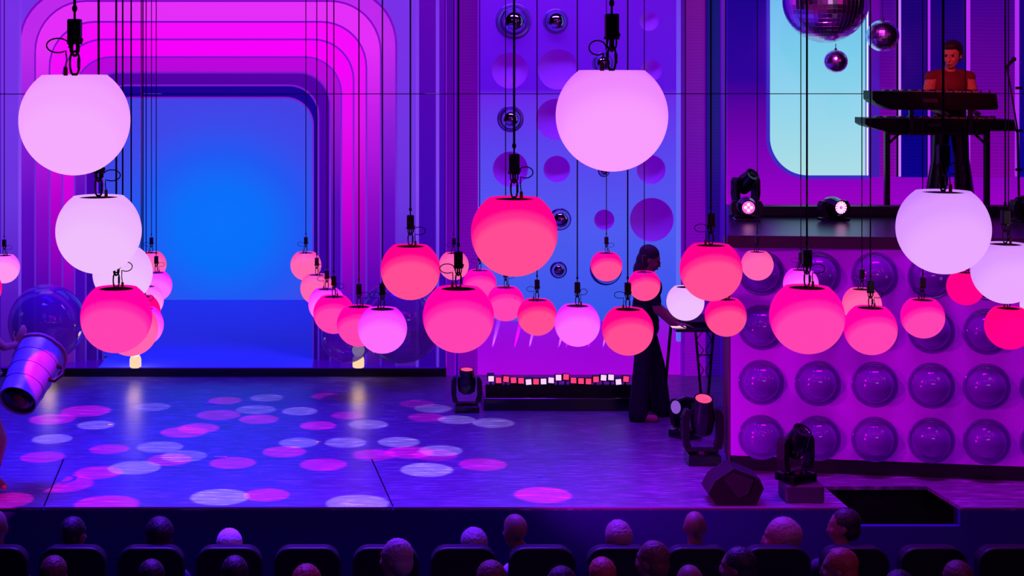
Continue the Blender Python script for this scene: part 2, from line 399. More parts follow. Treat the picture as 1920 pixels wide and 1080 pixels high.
# ================================================================== BACK WALL CENTRE
YW = 18.1
mag = led('magenta_backing', Z(760, YW), Z(560, YW), [(0, (186, 0, 216)), (.35, (158, 0, 202)), (1, (128, 0, 186))], base=(150, 110, 200))
struct(MB().box((X(837, YW), YW+.12, 0), (X(1440, YW), YW+.2, 8.5)).build('wall_centre', mag))
strip_m = led('slatted_maroon', Z(600, YW), Z(0, YW), [(0, (120, 0, 178)), (.5, (104, 0, 168)), (1, (92, 0, 150))], stripe=.22)
strip_d = led('slatted_dark', Z(600, YW), Z(0, YW), [(0, (96, 0, 172)), (.5, (86, 0, 160)), (1, (70, 0, 150))], stripe=.12)
side = thing('slatted_flat', (X(867, YW), YW, 0), 'narrow dark violet slatted flat between portal and porthole panel', 'stage flat')
for (a, c, mt, dy) in ((838, 853, strip_d, .03), (855, 859, rib_b, .0), (860, 896, strip_m, .05)):
    MB().box((X(a, YW)-X(867, YW), dy, .0), (X(c, YW)-X(867, YW), .1, 8.3), .004).build('slat_strip', mt, side)
side = thing('slatted_flat', (X(1318, YW), YW, 0), 'maroon and navy slatted flat right of the porthole panel', 'stage flat')
navy = led('navy_strip', Z(600, YW), Z(0, YW), [(0, (50, 0, 140)), (.4, (30, 0, 130)), (1, (8, 0, 110))], stripe=.3)
strip_p = led('slat_right', Z(600, YW), Z(0, YW), [(0, (130, 0, 190)), (.55, (104, 0, 170)), (1, (112, 0, 140))], stripe=.2)
for (a, c, mt, dy) in ((1279, 1284, strip_d, 0), (1285, 1324, strip_p, .04), (1325, 1334, navy, .0), (1335, 1352, navy, .05), (1353, 1400, rib_b, .03)):
    MB().box((X(a, YW)-X(1318, YW), dy, .0), (X(c, YW)-X(1318, YW), .1, 8.3), .004).build('slat_strip', mt, side)

# porthole panel
YP = 17.95
pan = thing('porthole_panel', (X(1083, YP), YP, 0), 'tall violet-blue panel with round bowls and chrome domes behind the disc jockey', 'stage panel')
XO = X(1083, YP)
m, nt, b = new_mat('porthole_panel_led')
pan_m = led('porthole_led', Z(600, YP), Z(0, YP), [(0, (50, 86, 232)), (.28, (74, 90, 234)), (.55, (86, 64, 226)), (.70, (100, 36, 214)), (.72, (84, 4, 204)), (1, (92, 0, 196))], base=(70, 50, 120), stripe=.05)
bowls = [(956, 132, 34), (1046, 130, 38), (1217, 40, 18), (1221, 132, 20), (1043, 223, 38), (957, 317, 33), (1044, 317, 25), (1221, 318, 27), (1133, 412, 19), (1222, 412, 41)]
domes = [(963, 40, 23, 34), (1042, 40, 20, 24), (957, 223, 18, 25), (1130, 118, 16, 20), (1132, 321, 9, 11), (1050, 411, 18, 21), (1047, 506, 13, 16), (1136, 505, 26, 30)]
s = YP/F
def px_loop(pts): return [(x-XO, z) for x, z in pts]
holes = [px_loop(circ(X(a, YP), Z(c, YP), r*s, 40)) for a, c, r in bowls]
outer = px_loop(rrect(X(897, YP), X(1268, YP), Z(602, YP), 8.3, (.3, .3, 0, 0)))
plate('panel', outer, holes, 0, .03, pan_m, pan)
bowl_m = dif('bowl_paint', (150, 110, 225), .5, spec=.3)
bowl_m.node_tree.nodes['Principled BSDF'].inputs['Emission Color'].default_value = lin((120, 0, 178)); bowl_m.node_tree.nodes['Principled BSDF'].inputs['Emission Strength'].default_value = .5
qf = Matrix.Rotation(-PI/2, 4, 'X').to_quaternion()       # lathe axis +Z -> +Y
for a, c, r in bowls:
    R = r*s; prof = [(R, .001)]+[(R*math.cos(t*PI/20), min(.115, R*.75)*math.sin(t*PI/20)+.002) for t in range(1, 11)]
    MB().lathe(prof, 40, (X(a, YP)-XO, 0, Z(c, YP)), qf).build('bowl', bowl_m, pan, True)
rim_m = dif('dome_rim', (150, 120, 235), .15, .7)
for a, c, r, r2 in domes:
    cc = (X(a, YP)-XO, -.005, Z(c, YP))
    d = MB().ell((cc[0], -r*s*.35, cc[2]), r*s, 28, 18).build('chrome_dome', chrome, pan, True)
    MB().lathe([(r*s*.9, -.004), (r*s*1.02, .012), (r2*s*.96, .014), (r2*s, .008), (r2*s*1.01, -.001)], 36, (cc[0], 0, cc[2]), Matrix.Rotation(PI/2, 4, 'X').to_quaternion()).build('dome_rim', rim_m, pan, True)
edge_l = led('cool_edge', Z(620, YP), Z(0, YP), [(0, (84, 110, 240)), (.6, (104, 92, 240)), (1, (110, 60, 228))])
MB().box((X(1269, YP)-XO, -.02, Z(640, YP)), (X(1276, YP)-XO, .05, 8.3), .006).build('light_strip', edge_l, pan)

# taut wire across the set
o = MB().tube([(X(-200, 16.6)*1.5, 16.6, Z(176.5, 16.6)), (9.4, 16.6, Z(175.5, 16.6))], .0045, 6).build('stay_wire', cable_m); tag(o, 'thin dark horizontal wire stretched across the whole set', 'wire')

# ================================================================== RIGHT: DOMED WALL, PLATFORM, ALCOVE
WL, WR = Vector((X(1370, 14.1), 14.1, 0)), Vector((X(1920, 13.72), 13.72, 0))
wd = (WR-WL).normalized(); wn = Vector((wd.y, -wd.x, 0))  # outward normal toward audience
wang = math.atan2(wd.y, wd.x)
dw = thing('dome_wall', WL, 'magenta lit wall studded with rows of glossy round domes under the band platform', 'stage flat', rz=wang)
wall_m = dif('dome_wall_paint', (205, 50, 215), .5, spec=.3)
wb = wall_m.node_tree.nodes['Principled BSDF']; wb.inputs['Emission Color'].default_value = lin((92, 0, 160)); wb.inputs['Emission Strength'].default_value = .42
LEN = 4.6
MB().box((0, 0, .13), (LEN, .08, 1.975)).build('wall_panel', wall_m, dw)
MB().box((-.004, .02, .001), (LEN, .12, .13)).build('plinth', black, dw)
MB().box((-.012, .001, .001), (-.005, .9, 1.975)).build('end_panel', dif('end_panel_paint', (90, 60, 70), .6), dw)
def wall_hit(px, py):
    # point of the wall plane seen at a picture position -> wall-local (x, z)
    d = Vector(((px-CX)/F, 1, -(py-CY)/F)); o0 = Vector((0, 0, H))
    t = (WL-o0).dot(wn)/d.dot(wn); p = o0+d*t; l = p-WL
    return l.dot(wd), p.z
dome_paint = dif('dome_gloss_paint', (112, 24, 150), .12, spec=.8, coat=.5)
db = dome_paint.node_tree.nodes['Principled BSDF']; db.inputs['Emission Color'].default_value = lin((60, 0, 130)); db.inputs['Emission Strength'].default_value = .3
R = .163
dp = [(R*1.22, 0), (R*1.2, .012), (R*1.12, .018), (R*1.04, .004)]+[(R*math.cos(t*PI/24), .004+.135*math.sin(t*PI/24)) for t in range(1, 13)]
dome_me = MB().lathe(dp, 40, (0, 0, 0), Matrix.Rotation(PI/2, 4, 'X').to_quaternion()).mesh('dome', True); dome_me.materials.append(dome_paint)
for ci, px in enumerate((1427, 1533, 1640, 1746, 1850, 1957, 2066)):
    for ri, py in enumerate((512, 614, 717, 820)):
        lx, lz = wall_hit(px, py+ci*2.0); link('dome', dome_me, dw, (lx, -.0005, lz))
# platform deck
ZP = 2.075
deck_m = dif('platform_lacquer', (40, 16, 50), .3, spec=.25)
pl = MB().add([(X(1366, 14.02), 14.02, 1.98), (9.4, 13.45, 1.98), (9.4, 16.82, 1.98), (X(1366, 16.82), 16.82, 1.98),
  (X(1366, 14.02), 14.02, ZP), (9.4, 13.45, ZP), (9.4, 16.82, ZP), (X(1366, 16.82), 16.82, ZP)],
  [(0,3,2,1),(4,5,6,7),(0,1,5,4),(1,2,6,5),(2,3,7,6),(3,0,4,7)]).build('floor_platform', deck_m); struct(pl)
struct(MB().add([(X(1364, 14.0), 14.0, 1.972), (9.4, 13.43, 1.972), (9.4, 13.445, 1.972), (X(1364, 14.0), 14.015, 1.972),
  (X(1364, 14.0), 14.0, 2.08), (9.4, 13.43, 2.08), (9.4, 13.445, 2.08), (X(1364, 14.0), 14.015, 2.08)],
  [(0,3,2,1),(4,5,6,7),(0,1,5,4),(1,2,6,5),(2,3,7,6),(3,0,4,7)]).build('trim_3', dif('platform_fascia', (60, 20, 50), .5)))
o = MB().box((X(1372, 15.6), 15.6, ZP+.001), (9.3, 15.75, ZP+.10), .01).build('cable_trough', black); tag(o, 'long low black cable trough across the band platform', 'cable cover')
# alcove backdrop
YA = 16.8; sa = YA/F
alc = thing('alcove_flat', (0, YA, ZP), 'purple flat behind the band platform with a tall rounded teal opening and striped bands', 'stage flat')
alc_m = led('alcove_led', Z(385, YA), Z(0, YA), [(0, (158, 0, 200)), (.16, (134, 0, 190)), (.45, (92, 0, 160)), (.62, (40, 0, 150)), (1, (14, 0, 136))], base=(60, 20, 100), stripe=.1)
def AL(o): o.location = (0, -YA, -ZP); return o
op = rrect(X(1440, YA), X(1628, YA), Z(332, YA), 6.4, (75*sa, 0, 0, 0), 14)
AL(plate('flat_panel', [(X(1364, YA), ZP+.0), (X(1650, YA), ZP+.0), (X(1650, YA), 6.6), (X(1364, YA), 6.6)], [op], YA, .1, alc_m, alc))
lipm = emi('opening_lip', (60, 40, 190), 1)
AL(MB().tube([(x, YA-.005, z) for x, z in [op[-1]]+op[:16]], .02, 8).build('edge_trim', lipm, alc, True))
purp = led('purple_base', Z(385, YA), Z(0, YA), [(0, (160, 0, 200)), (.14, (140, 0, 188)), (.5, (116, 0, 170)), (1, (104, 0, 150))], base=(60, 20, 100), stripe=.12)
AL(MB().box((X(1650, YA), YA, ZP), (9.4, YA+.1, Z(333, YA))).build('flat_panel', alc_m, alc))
vio = led('violet_band', Z(333, YA), Z(0, YA), [(0, (60, 30, 170)), (.5, (70, 20, 175)), (1, (100, 0, 150))])
nvy = led('navy_band', Z(333, YA), Z(0, YA), [(0, (8, 0, 150)), (.5, (4, 0, 128)), (1, (24, 0, 124))], stripe=.35)
prp = led('purple_band', Z(333, YA), Z(0, YA), [(0, (140, 0, 176)), (.5, (104, 0, 160)), (1, (72, 0, 150))], stripe=.3)
wht = emi('strip_light', (205, 120, 255), 1.0); wht2 = emi('strip_light_white', (226, 240, 255), 1.0); mgs = emi('strip_light_magenta', (178, 40, 240), 1.0)
for (a, c, mt, dy) in ((1629, 1650, vio, .0), (1650, 1684, prp, .05), (1690, 1739, nvy, .02), (1745, 1812, nvy, .03), (1819, 1903, prp, .0), (1911, 2100, nvy, .03)):
    AL(MB().box((X(a, YA), YA+dy, Z(333, YA)), (X(c, YA), YA+.1, 6.6), .003).build('band_panel', mt, alc))
for (a, mt, r) in ((1626.5, wht2, .009), (1687, wht, .013), (1742, mgs, .013), (1815.5, mgs, .02), (1907, mgs, .022)):
    AL(MB().tube([(X(a, YA), YA-.0, Z(331, YA)), (X(a, YA), YA-.0, 6.5)], r, 8).build('light_strip', mt, alc, True))
m = led('teal_screen', Z(332, YA+.3), Z(0, YA+.3), [(0, (172, 222, 228)), (.35, (146, 214, 234)), (.7, (122, 204, 234)), (1, (112, 188, 238))])
o = MB().box((X(1425, YA+.3), YA+.3, Z(345, YA+.3)), (X(1642, YA+.3), YA+.36, 6.5)).build('video_screen', m); tag(o, 'bright pale teal screen glowing inside the rounded opening left of the keyboardist', 'screen')

# ================================================================== GLOBE LAMPS
def globe_mat(name, top, low, rim=None, sharp=.16, lim=-.02):
    m, nt, b = new_mat(name)
    tc = nt.nodes.new('ShaderNodeTexCoord'); dt = nt.nodes.new('ShaderNodeVectorMath'); dt.operation = 'DOT_PRODUCT'
    dt.inputs[1].default_value = (0, -.72/.13, -.69/.13)       # lighter colour below and towards the house
    nt.links.new(tc.outputs['Object'], dt.inputs[0])
    mr = nt.nodes.new('ShaderNodeMapRange'); mr.inputs['From Min'].default_value = -1; mr.inputs['From Max'].default_value = 1
    nt.links.new(dt.outputs['Value'], mr.inputs['Value'])
    a = .5+lim/2
    mid = [(.45*p+.55*q) for p, q in zip(top, low)]
    rp = ramp_node(nt, [(0, top), (a, top), (a+sharp/2, mid), (min(.97, a+sharp), low), (1, low)]); rp.color_ramp.interpolation = 'EASE'
    nt.links.new(mr.outputs[0], rp.inputs[0]); nt.links.new(rp.outputs[0], b.inputs['Emission Color'])
    b.inputs['Emission Strength'].default_value = 1.0
    b.inputs['Base Color'].default_value = (0.02, 0.0, 0.02, 1); b.inputs['Roughness'].default_value = .6; b.inputs['Specular IOR Level'].default_value = .1
    return m
GM = {
 'pale': globe_mat('globe_pale_lilac', (240, 150, 255), (246, 172, 254), sharp=.5, lim=-.3),
 'white': globe_mat('globe_pale_violet', (234, 168, 255), (240, 190, 252), sharp=.5, lim=-.3),
 'orchid': globe_mat('globe_orchid', (228, 112, 255), (249, 156, 254), sharp=.6, lim=-.55),
 'lav': globe_mat('globe_lavender', (206, 130, 255), (234, 168, 254), sharp=.6, lim=-.5),
 'magenta': globe_mat('globe_magenta', (246, 30, 255), (254, 108, 252), sharp=.45, lim=-.35),
 'mauve': globe_mat('globe_mauve', (250, 90, 245), (255, 150, 240), sharp=.4, lim=-.3),
 'red': globe_mat('globe_red_pink', (255, 0, 138), (255, 76, 148), sharp=.2, lim=.08),
 'rose': globe_mat('globe_rose', (255, 0, 164), (255, 66, 178), sharp=.2, lim=.1),
 'salmon': globe_mat('globe_salmon', (255, 70, 150), (255, 100, 176), sharp=.3, lim=-.3),
 'crimson': globe_mat('globe_crimson', (255, 0, 126), (255, 0, 140), sharp=.3, lim=-.05),
}
BR = .13
zt = .8*BR; ro = .6*BR
shell = [(BR*math.cos(a), BR*math.sin(a)) for a in [(-PI/2+1e-3)+(math.asin(.8)+PI/2-1e-3)*i/26 for i in range(27)]]
shell += [(ro*.985, zt+.0018), (ro*.9, zt+.0012), (ro*.8, zt-.004)]
rim_in = [(ro*.8, zt-.004), (ro*.79, zt-.010), (ro*.74, zt-.012), (.0001, zt-.012)]
shell_mb = MB().lathe(shell, 48)
shell_me = {}
for k_, m_ in GM.items():
    me = shell_mb.mesh('globe_shell', True); me.materials.append(m_); shell_me[k_] = me
top_me = MB().lathe(rim_in, 32).mesh('top_plate', True); top_me.materials.append(dif('globe_top_plate', (50, 10, 30), .5))
u = BR
hard = MB().cone((0, 0, zt-.012), (0, 0, zt+.05*u), .07*u, .05*u, 10)
hard_me = hard.mesh('hub'); hard_me.materials.append(black)
def link_loop(z0, z1, wd_, ang):
    h2 = (z1-z0)/2; zc = (z0+z1)/2; pts = []
    for i in range(20):
        t = 2*PI*i/20; x = wd_*math.cos(t)*abs(math.cos(t))**-.35 if abs(math.cos(t)) > .05 else 0; pts.append((x*math.cos(ang), x*math.sin(ang), zc+h2*math.sin(t)))
    return pts
carab_me = MB().tube(link_loop(zt+.02*u, zt+.44*u, .085*u, .35), .022*u, 6, True).box((.05*u, -.03*u, zt+.14*u), (.10*u, .03*u, zt+.32*u)).mesh('carabiner', True); carab_me.materials.append(black)
sh_me = MB().tube(link_loop(zt+.36*u, zt+.62*u, .07*u, 1.1), .024*u, 6, True).tube(link_loop(zt+.38*u, zt+.64*u, .085*u, -.2), .018*u, 6, True).mesh('shackle', True); sh_me.materials.append(black)
mbx = MB().box((-.12*u, -.12*u, zt+.60*u), (.12*u, .12*u, zt+1.03*u), .03*u); mbx.cone((0, 0, zt+.57*u), (0, 0, zt+.62*u), .14*u, .14*u, 12).cone((.13*u, 0, zt+.62*u), (.13*u, 0, zt+.68*u), .025*u, .025*u, 8)
drv_me = mbx.mesh('driver_box'); drv_me.materials.append(black)
knob_me = MB().cone((0, 0, zt+1.02*u), (0, 0, zt+1.16*u), .022*u, .022*u, 8).ell((0, 0, zt+1.22*u), (.05*u, .05*u, .07*u), 12, 8).mesh('cable_grip', True); knob_me.materials.append(black)
cab_me = MB().cone((0, 0, 0), (0, 0, 1), .0036, .0036, 8).mesh('cable'); cab_me.materials.append(cable_m)
loops = []
for sd, ht, wd_ in ((-1, .55, .42), (1, .5, .40), (-1, .42, .30), (1, .60, .34)):
    pts = []
    for i in range(24):
        t = i/23; a = -PI/2*.2+2*PI*t*.92
        pts.append((sd*(.10*u+wd_*u*.5*(1-math.cos(a))), .05*u*math.sin(a*.5), zt+ht*u+.13*u*math.sin(a)))
    pts = [(sd*.05*u, 0, zt+.62*u)]+pts+[(sd*.15*u, .03*u, zt+.30*u), (sd*.17*u, .03*u, zt+.12*u)]
    mb = MB().tube(pts, .014*u, 6); lm = mb.mesh('power_lead', True); lm.materials.append(cable_m)
    pm = MB().cone((sd*.17*u, .03*u, zt-.012), (sd*.17*u, .03*u, zt+.16*u), .045*u, .035*u, 10).mesh('plug'); pm.materials.append(copper)
    loops.append((lm, pm))
BALLS = [
 (140,225,103.5,'pale',0,"large pale lilac globe lamp hanging top left, beside the magenta arches"),
 (185,433,80,'white',1,"large pale violet globe lamp just below the top left globe"),
 (230,512,56,'white',3,"mid-sized pale violet globe lamp tucked behind the second large left globe"),
 (218,594,67,'rose',3,"large deep pink globe lamp lowest at the left in front of the blue screen"),
 (246,617,50,'salmon',2,"pink globe lamp showing as a sliver behind the lowest large left globe"),
 (268,609,39,'magenta',1,"magenta globe lamp, thin bright crescent rightmost behind the lowest left globe"),
 (265,585,36,'crimson',0,"crimson globe lamp mostly hidden, dark top above the magenta crescent"),
 (274,563,33,'mauve',2,"pale mauve globe lamp peeking out under the small magenta globe at left"),
 (293,535,30,'magenta',1,"small magenta globe lamp against the left edge of the blue screen"),
 (284,496,28,'salmon',0,"small salmon globe lamp topmost of the column left of the blue screen"),
 (8,502,29,'mauve',1,"small mauve globe lamp cut by the left edge of the picture"),
 (-31,541,34,'red',0,"red globe lamp barely entering at the far left edge"),
 (573.5,497,29,'salmon',0,"small salmon globe lamp at the right edge of the blue screen"),
 (594,540,31,'salmon',1,"small pink globe lamp just below the one at the screen's right edge"),
 (613,570,35,'magenta',0,"magenta globe lamp half hidden behind a pink one right of the blue screen"),
 (626,587,38.5,'rose',1,"rose pink globe lamp left of the pink and light magenta pair"),
 (673,608,41.5,'rose',1,"rose pink globe lamp partly behind the light magenta globe"),
 (717,616,46.3,'magenta',0,"light magenta globe lamp above the warm table lamp right of the screen"),
 (769.5,506,56,'red',1,"red pink globe lamp hanging alone right of the portal arches"),
 (851,497,28,'salmon',0,"small salmon globe lamp behind the black driver box left of the big red globe"),
 (859.5,594,66.8,'rose',0,"large rose globe lamp directly above the left moving head light"),
 (964,437,81,'red',3,"very large red pink globe lamp in front of the porthole panel's left side"),
 (899.5,532,31.5,'rose',0,"small rose globe lamp under the left rim of the very large red globe"),
 (948,567,35,'rose',3,"rose globe lamp directly below the very large red globe"),
 (1007,592,37,'red',0,"pink red globe lamp immediately left of the magenta one at centre"),
 (1082.5,607,42.5,'magenta',3,"bright magenta globe lamp at centre below the porthole panel"),
 (1177,618,48,'red',0,"red pink globe lamp in front of the disc jockey's hips"),
 (1137,498,29.5,'red',1,"small red pink globe lamp in the middle of the porthole panel"),
 (1208,534,30,'red',2,"small red pink globe lamp in front of the disc jockey's shoulders"),
 (1333,506,58,'red',0,"large red pink globe lamp hanging right of the disc jockey"),
 (1285,566,35,'white',1,"white violet globe lamp above the disc jockey's desk"),
 (1360.5,592,38.7,'red',3,"red pink globe lamp below the large one at the desk's right end"),
 (1420,496,29.7,'salmon',2,"small salmon globe lamp topmost left over the domed wall"),
 (1501.5,532,32.5,'magenta',0,"magenta globe lamp peeking above the large rose globe over the domed wall"),
 (1513,594,69,'rose',1,"large rose globe lamp in front of the domed wall"),
 (1616,571,36,'salmon',0,"salmon globe lamp behind the rose pair over the domed wall"),
 (1632,616,49,'rose',1,"mid-sized rose globe lamp just right of the large one on the domed wall"),
 (1730,594,40,'rose',2,"rose globe lamp alone below the huge lavender globe"),
 (1810,538,34,'crimson',3,"small flat crimson globe lamp between the two lavender globes"),
 (1768.5,428,85.5,'lav',1,"huge lavender globe lamp below the keyboardist"),
 (1885,507,62,'lav',3,"large lavender globe lamp at the right edge, second beside the huge one"),
 (1891,612,43,'crimson',2,"crimson globe lamp near the right edge under the lavender globe"),
 (1944,572,30,'white',0,"pale globe lamp mostly cut off by the right edge"),
 (1147,217,104.5,'orchid',2,"largest orchid pink globe lamp at top centre over the porthole panel"),
]
for (px, py, r, kc, lp, lab) in BALLS:
    Y = BR*F/r; p = P(px, py, Y)
    t = thing('globe_lamp', p, lab, 'lamp', 'hanging globe lamps')
    link('globe_shell', shell_me[kc], t); link('top_plate', top_me, t); link('hub', hard_me, t)
    link('carabiner', carab_me, t); link('shackle', sh_me, t); link('driver_box', drv_me, t); link('cable_grip', knob_me, t)
    z0 = zt+1.2*u; cb = link('cable', cab_me, t, (0, 0, z0)); cb.scale = (1, 1, 9.0-p.z-z0)
    link('power_lead', loops[lp][0], t); link('plug', loops[lp][1], t)

# mirror balls at upper right
mir = dif('mirror_tiles', (240, 215, 250), .2, 1.0)
for (px, py, r, lab) in ((1548, 1, 79, "big faceted mirror ball at the top edge in front of the teal screen"), (1655, 67, 30, "middle-sized mirror ball right of the big one"), (1567, 115, 22, "smallest mirror ball hanging below the big one")):
    Y = 16.2; p = P(px, py, Y); t = thing('mirror_ball', p, lab, 'mirror ball', 'mirror balls'); R = r*Y/F
    n = 56 if r > 50 else 36
    bm = bmesh.new(); bmesh.ops.create_uvsphere(bm, u_segments=n, v_segments=n//2, radius=R)
    if r > 50:
        ret = bmesh.ops.inset_individual(bm, faces=bm.faces[:], thickness=R*.004, depth=R*.003)
    MB().frombm(bm).build('mirror_tiles', mir, t)
    MB().cone((0, 0, R*.98), (0, 0, R*1.12), R*.12, R*.1, 12).build('cap', black, t)
    MB().cone((0, 0, R*1.1), (0, 0, (9-p.z) if r > 25 else P(0, 82, Y).z-p.z), .004, .004, 6).build('cable', cable_m, t)
# purple spot feeding the mirror balls and performers
spot('mirror_ball_light', (3.0, 11, 6.5), P(1560, 40, 16.2), 14, (255, 60, 255), 1600, .5, .15)

# ================================================================== TABLE LAMPS AND BUBBLES BY THE PORTAL
lamp_m = emi('warm_globe', (255, 236, 205), 1.7); lamp_b = emi('warm_base', (255, 214, 170), 1.0)
for px, lab in ((95, "warm white snowman-shaped table lamp left, behind the performer's drum"), (254, "warm white table lamp under the lowest left pink globe"), (672, "warm white table lamp under the rose globe right of the blue screen")):
    t = thing('table_lamp', (X(px, 18.14), 18.14, .1), lab, 'lamp', 'warm table lamps at the portal')
    MB().lathe([(.0001, 0), (.062, 0), (.066, .02), (.066, .09), (.055, .125), (.0001, .13)], 24).build('lamp_base', lamp_b, t, True)
    MB().ell((0, 0, .195), .072, 24, 16).build('lamp_globe', lamp_m, t, True)
    d = bpy.data.lights.new('lamp_glow', 'POINT'); d.color = lin((255, 190, 140))[:3]; d.energy = 1.2; d.shadow_soft_size = .075
    lo = bpy.data.objects.new('lamp_glow', d); COL.objects.link(lo); lo.parent = t; lo.location = (0, -.16, .2)
m, nt, b = new_mat('bubble_film')
b.inputs['Base Color'].default_value = lin((170, 70, 200)); b.inputs['Roughness'].default_value = .05; b.inputs['Specular IOR Level'].default_value = 1.0; b.inputs['Coat Weight'].default_value = 1
b.inputs['Alpha'].default_value = .7
b.inputs['Emission Color'].default_value = lin((60, 10, 150)); b.inputs['Emission Strength'].default_value = .0
bub = m
for (px, py, r, lab) in ((88, 605, 72, "large translucent violet bubble standing left of the blue screen"), (752, 600, 80, "large translucent violet bubble behind the red pink globe right of the screen"), (650, 632, 48, "smaller translucent violet bubble behind the rose globes")):
    Y = 17.62 if r > 60 else 16.95; p = P(px, py, Y); R = r*Y/F
    o = MB().ell((0, 0, 0), R, 48, 32).build('bubble', bub, None, True, (p.x, Y, max(p.z, R+.002))); tag(o, lab, 'bubble', 'translucent bubbles')

# ================================================================== MOVING HEADS
red_lens = emi('lens_red', (255, 70, 110), 1.3); pink_lens = emi('lens_pink', (255, 90, 200), 1.3); cool_lens = emi('lens_cool', (150, 90, 220), .8); hot = emi('led_hot', (255, 190, 235), 1.6); hotred = emi('led_red_hot', (255, 170, 170), 1.5)
def mover(loc, sc, rz, tilt, lens, label, petals=0, group=None, hz=.47):
    t = thing('moving_head_light', loc, label, 'stage light', group, rz); t.scale = sc if isinstance(sc, tuple) else (sc,)*3; bz = .11 if hz > .4 else .035
    MB().box((-.2, -.17, 0), (.2, .17, bz), .015).cone((0, 0, bz-.005), (0, 0, bz+.03), .12, .1, 20).build('base', black_gloss, t)
    for sx in (-1, 1):
        MB().prism([(sx*.155, bz+.03), (sx*.23, bz+.05), (sx*.255, bz+.1+(hz-.47)*.2+.08), (sx*.25, hz+.03), (sx*.215, hz+.09), (sx*.17, hz+.09), (sx*.175, bz+.15), (sx*.15, bz+.07)][::sx], -.07, .07).build('yoke_arm', black, t)
    MB().box((-.19, -.075, bz+.012), (.19, .075, bz+.04), .01).build('yoke_bridge', black, t)
    hd = thing('head', (0, 0, hz), None, None); hd.parent = t; hd.rotation_euler = (tilt, 0, 0)
    q = Matrix.Rotation(PI/2, 4, 'X').to_quaternion()  # lathe axis +Z -> -Y (faces the audience at tilt 0)
    hb = MB().lathe([(.0001, -.17), (.10, -.17), (.135, -.14), (.15, -.04), (.15, .03), (.13, .12), (.118, .2), (.118, .225), (.1, .225)], 28, (0, 0, 0), q)
    for i in range(4): hb.box((-.152, -.02-.025*i+.02, -.05), (.152, -.012-.025*i+.02, .05))
    hm = hb.build('head_shell', black_gloss, hd, sharp=40)
    MB().lathe([(.1, .222), (.1, .214), (.05, .219), (.0001, .221)], 24, (0, 0, 0), q).build('lens', lens, hd, True)
    if petals:
        mb = MB()
        for i in range(petals):
            a = 2*PI*i/petals; mb.box((0, 0, 0), (0, 0, 0)) if False else None
            ca, sa_ = math.cos(a), math.sin(a)
            if petals > 5: mb.cap((.035*ca, -.226, .035*sa_), (.09*ca, -.226, .09*sa_), .009, .011, 6)
            else: mb.ell((.045*ca, -.224, .045*sa_), (.028, .008, .028), 10, 6)
        o = mb.build('led_cluster', hot, hd, True); o['kind'] = 'stuff'
    return t
PIv = PI
mover((X(875, 16.4), 16.4, 0), .62, 0, -1.45, red_lens, "black moving head light pointing up, left of the row of small batten lights", 0)
mover((X(1317, 14.35), 14.35, 0), (.72, .72, .86), .0, -1.25, red_lens, "large black moving head with glowing red lens beside the domed wall's end", 0)
mover((X(1285, 15.3), 15.3, 0), .62, -.9, -.1, cool_lens, "black moving head aimed sideways behind the red-lensed one, beside the desk", 0)
mover((X(1400, 15.3), 15.3, ZP), .6, -.1, 0.0, pink_lens, "small moving head with pink lamp cells at the platform's left end", 4, None, .22)
mover((X(1398, 16.1), 16.1, ZP), .62, .5, -.7, black_gloss, "unlit moving head tilted up behind the one at the platform's left end", 0)
mover((X(1563, 15.3), 15.3, ZP), .6, .25, 0.0, pink_lens, "moving head with a pink petal lamp ring at the middle of the platform", 14, None, .22)
mover((X(1925, 15.2), 15.2, ZP), .66, .25, 0.0, pink_lens, "moving head with a petal lamp ring cut by the right edge on the platform", 14, None, .22)
bx = MB().box((-.16, -.13, 0), (.16, .13, .145), .02).build('plinth_box', dif('plinth_grey', (60, 40, 74), .6), None, False, (X(1502, 13.2), 13.2, 0)); tag(bx, 'low dark box at the stage edge carrying an unlit moving head', 'box')
mover((X(1492, 13.22), 13.22, .145), .66, .5, -1.0, black_gloss, "unlit moving head on a low box left of the open stage trap", 0)
# foreground floor monitor at the stage edge
t = thing('floor_monitor', (X(1378, 13.05), 13.05, 0), "black angular floor monitor wedge at the stage front edge", 'speaker')
MB().prism([(-.16, 0), (.16, 0), (.225, .14), (.19, .22), (-.02, .30), (-.17, .2), (-.225, .1)], -.05, .25).build('cabinet', black_cloth, t)
MB().prism([(-.1, .21), (-.02, .27), (.14, .21), (.1, .1), (.02, .06)], -.056, -.05).build('grille', dif('monitor_grille', (44, 26, 54), .7), t)
# batten of small lights
t = thing('light_batten', (X(1050, 16.6), 16.6, 0), "black riser topped by a row of small square pink and white lamps", 'stage light')
bx0 = X(905, 16.6)-X(1050, 16.6); bx1 = X(1246, 16.6)-X(1050, 16.6)
MB().box((bx0, -.2, 0), (bx1, .45, .13), .01).build('riser', black_gloss, t)
MB().box((bx0+.03, -.03, .13), (bx1, .03, .23)).build('bar', black, t)
cell_w = emi('cell_white', (240, 190, 255), 1.2); cell_r = emi('cell_red', (255, 60, 120), 1.1)
pat = 'WRRRRWRWWWRRRRRWWWRRWR'
for i, ch in enumerate(pat):
    x = X(920+14*i, 16.6)-X(1050, 16.6)
    if i > 18: x = X(1214+14*(i-19), 16.6)-X(1050, 16.6)
    up = random.choice((.0, .03, .05)) if ch == 'R' else random.choice((0, .045, .0))
    rx = random.uniform(-.5, .2); hz = .27+up*.8
    h = MB().box((-.037, -.03, -.037), (.037, .05, .037), .006).build('cell_head', black, t, False, (x, -.03, hz)); h.rotation_euler = (rx, random.uniform(-.12, .12), 0)
    MB().box((-.028, -.034, -.028), (.028, -.029, .028)).ell((0, -.034, 0), (.012, .008, .012), 8, 5).build('cell_lens', cell_w if ch == 'W' else cell_r, h)
    MB().box((x-.008, -.02, .22), (x+.008, .02, hz)).build('cell_stem', black, t)
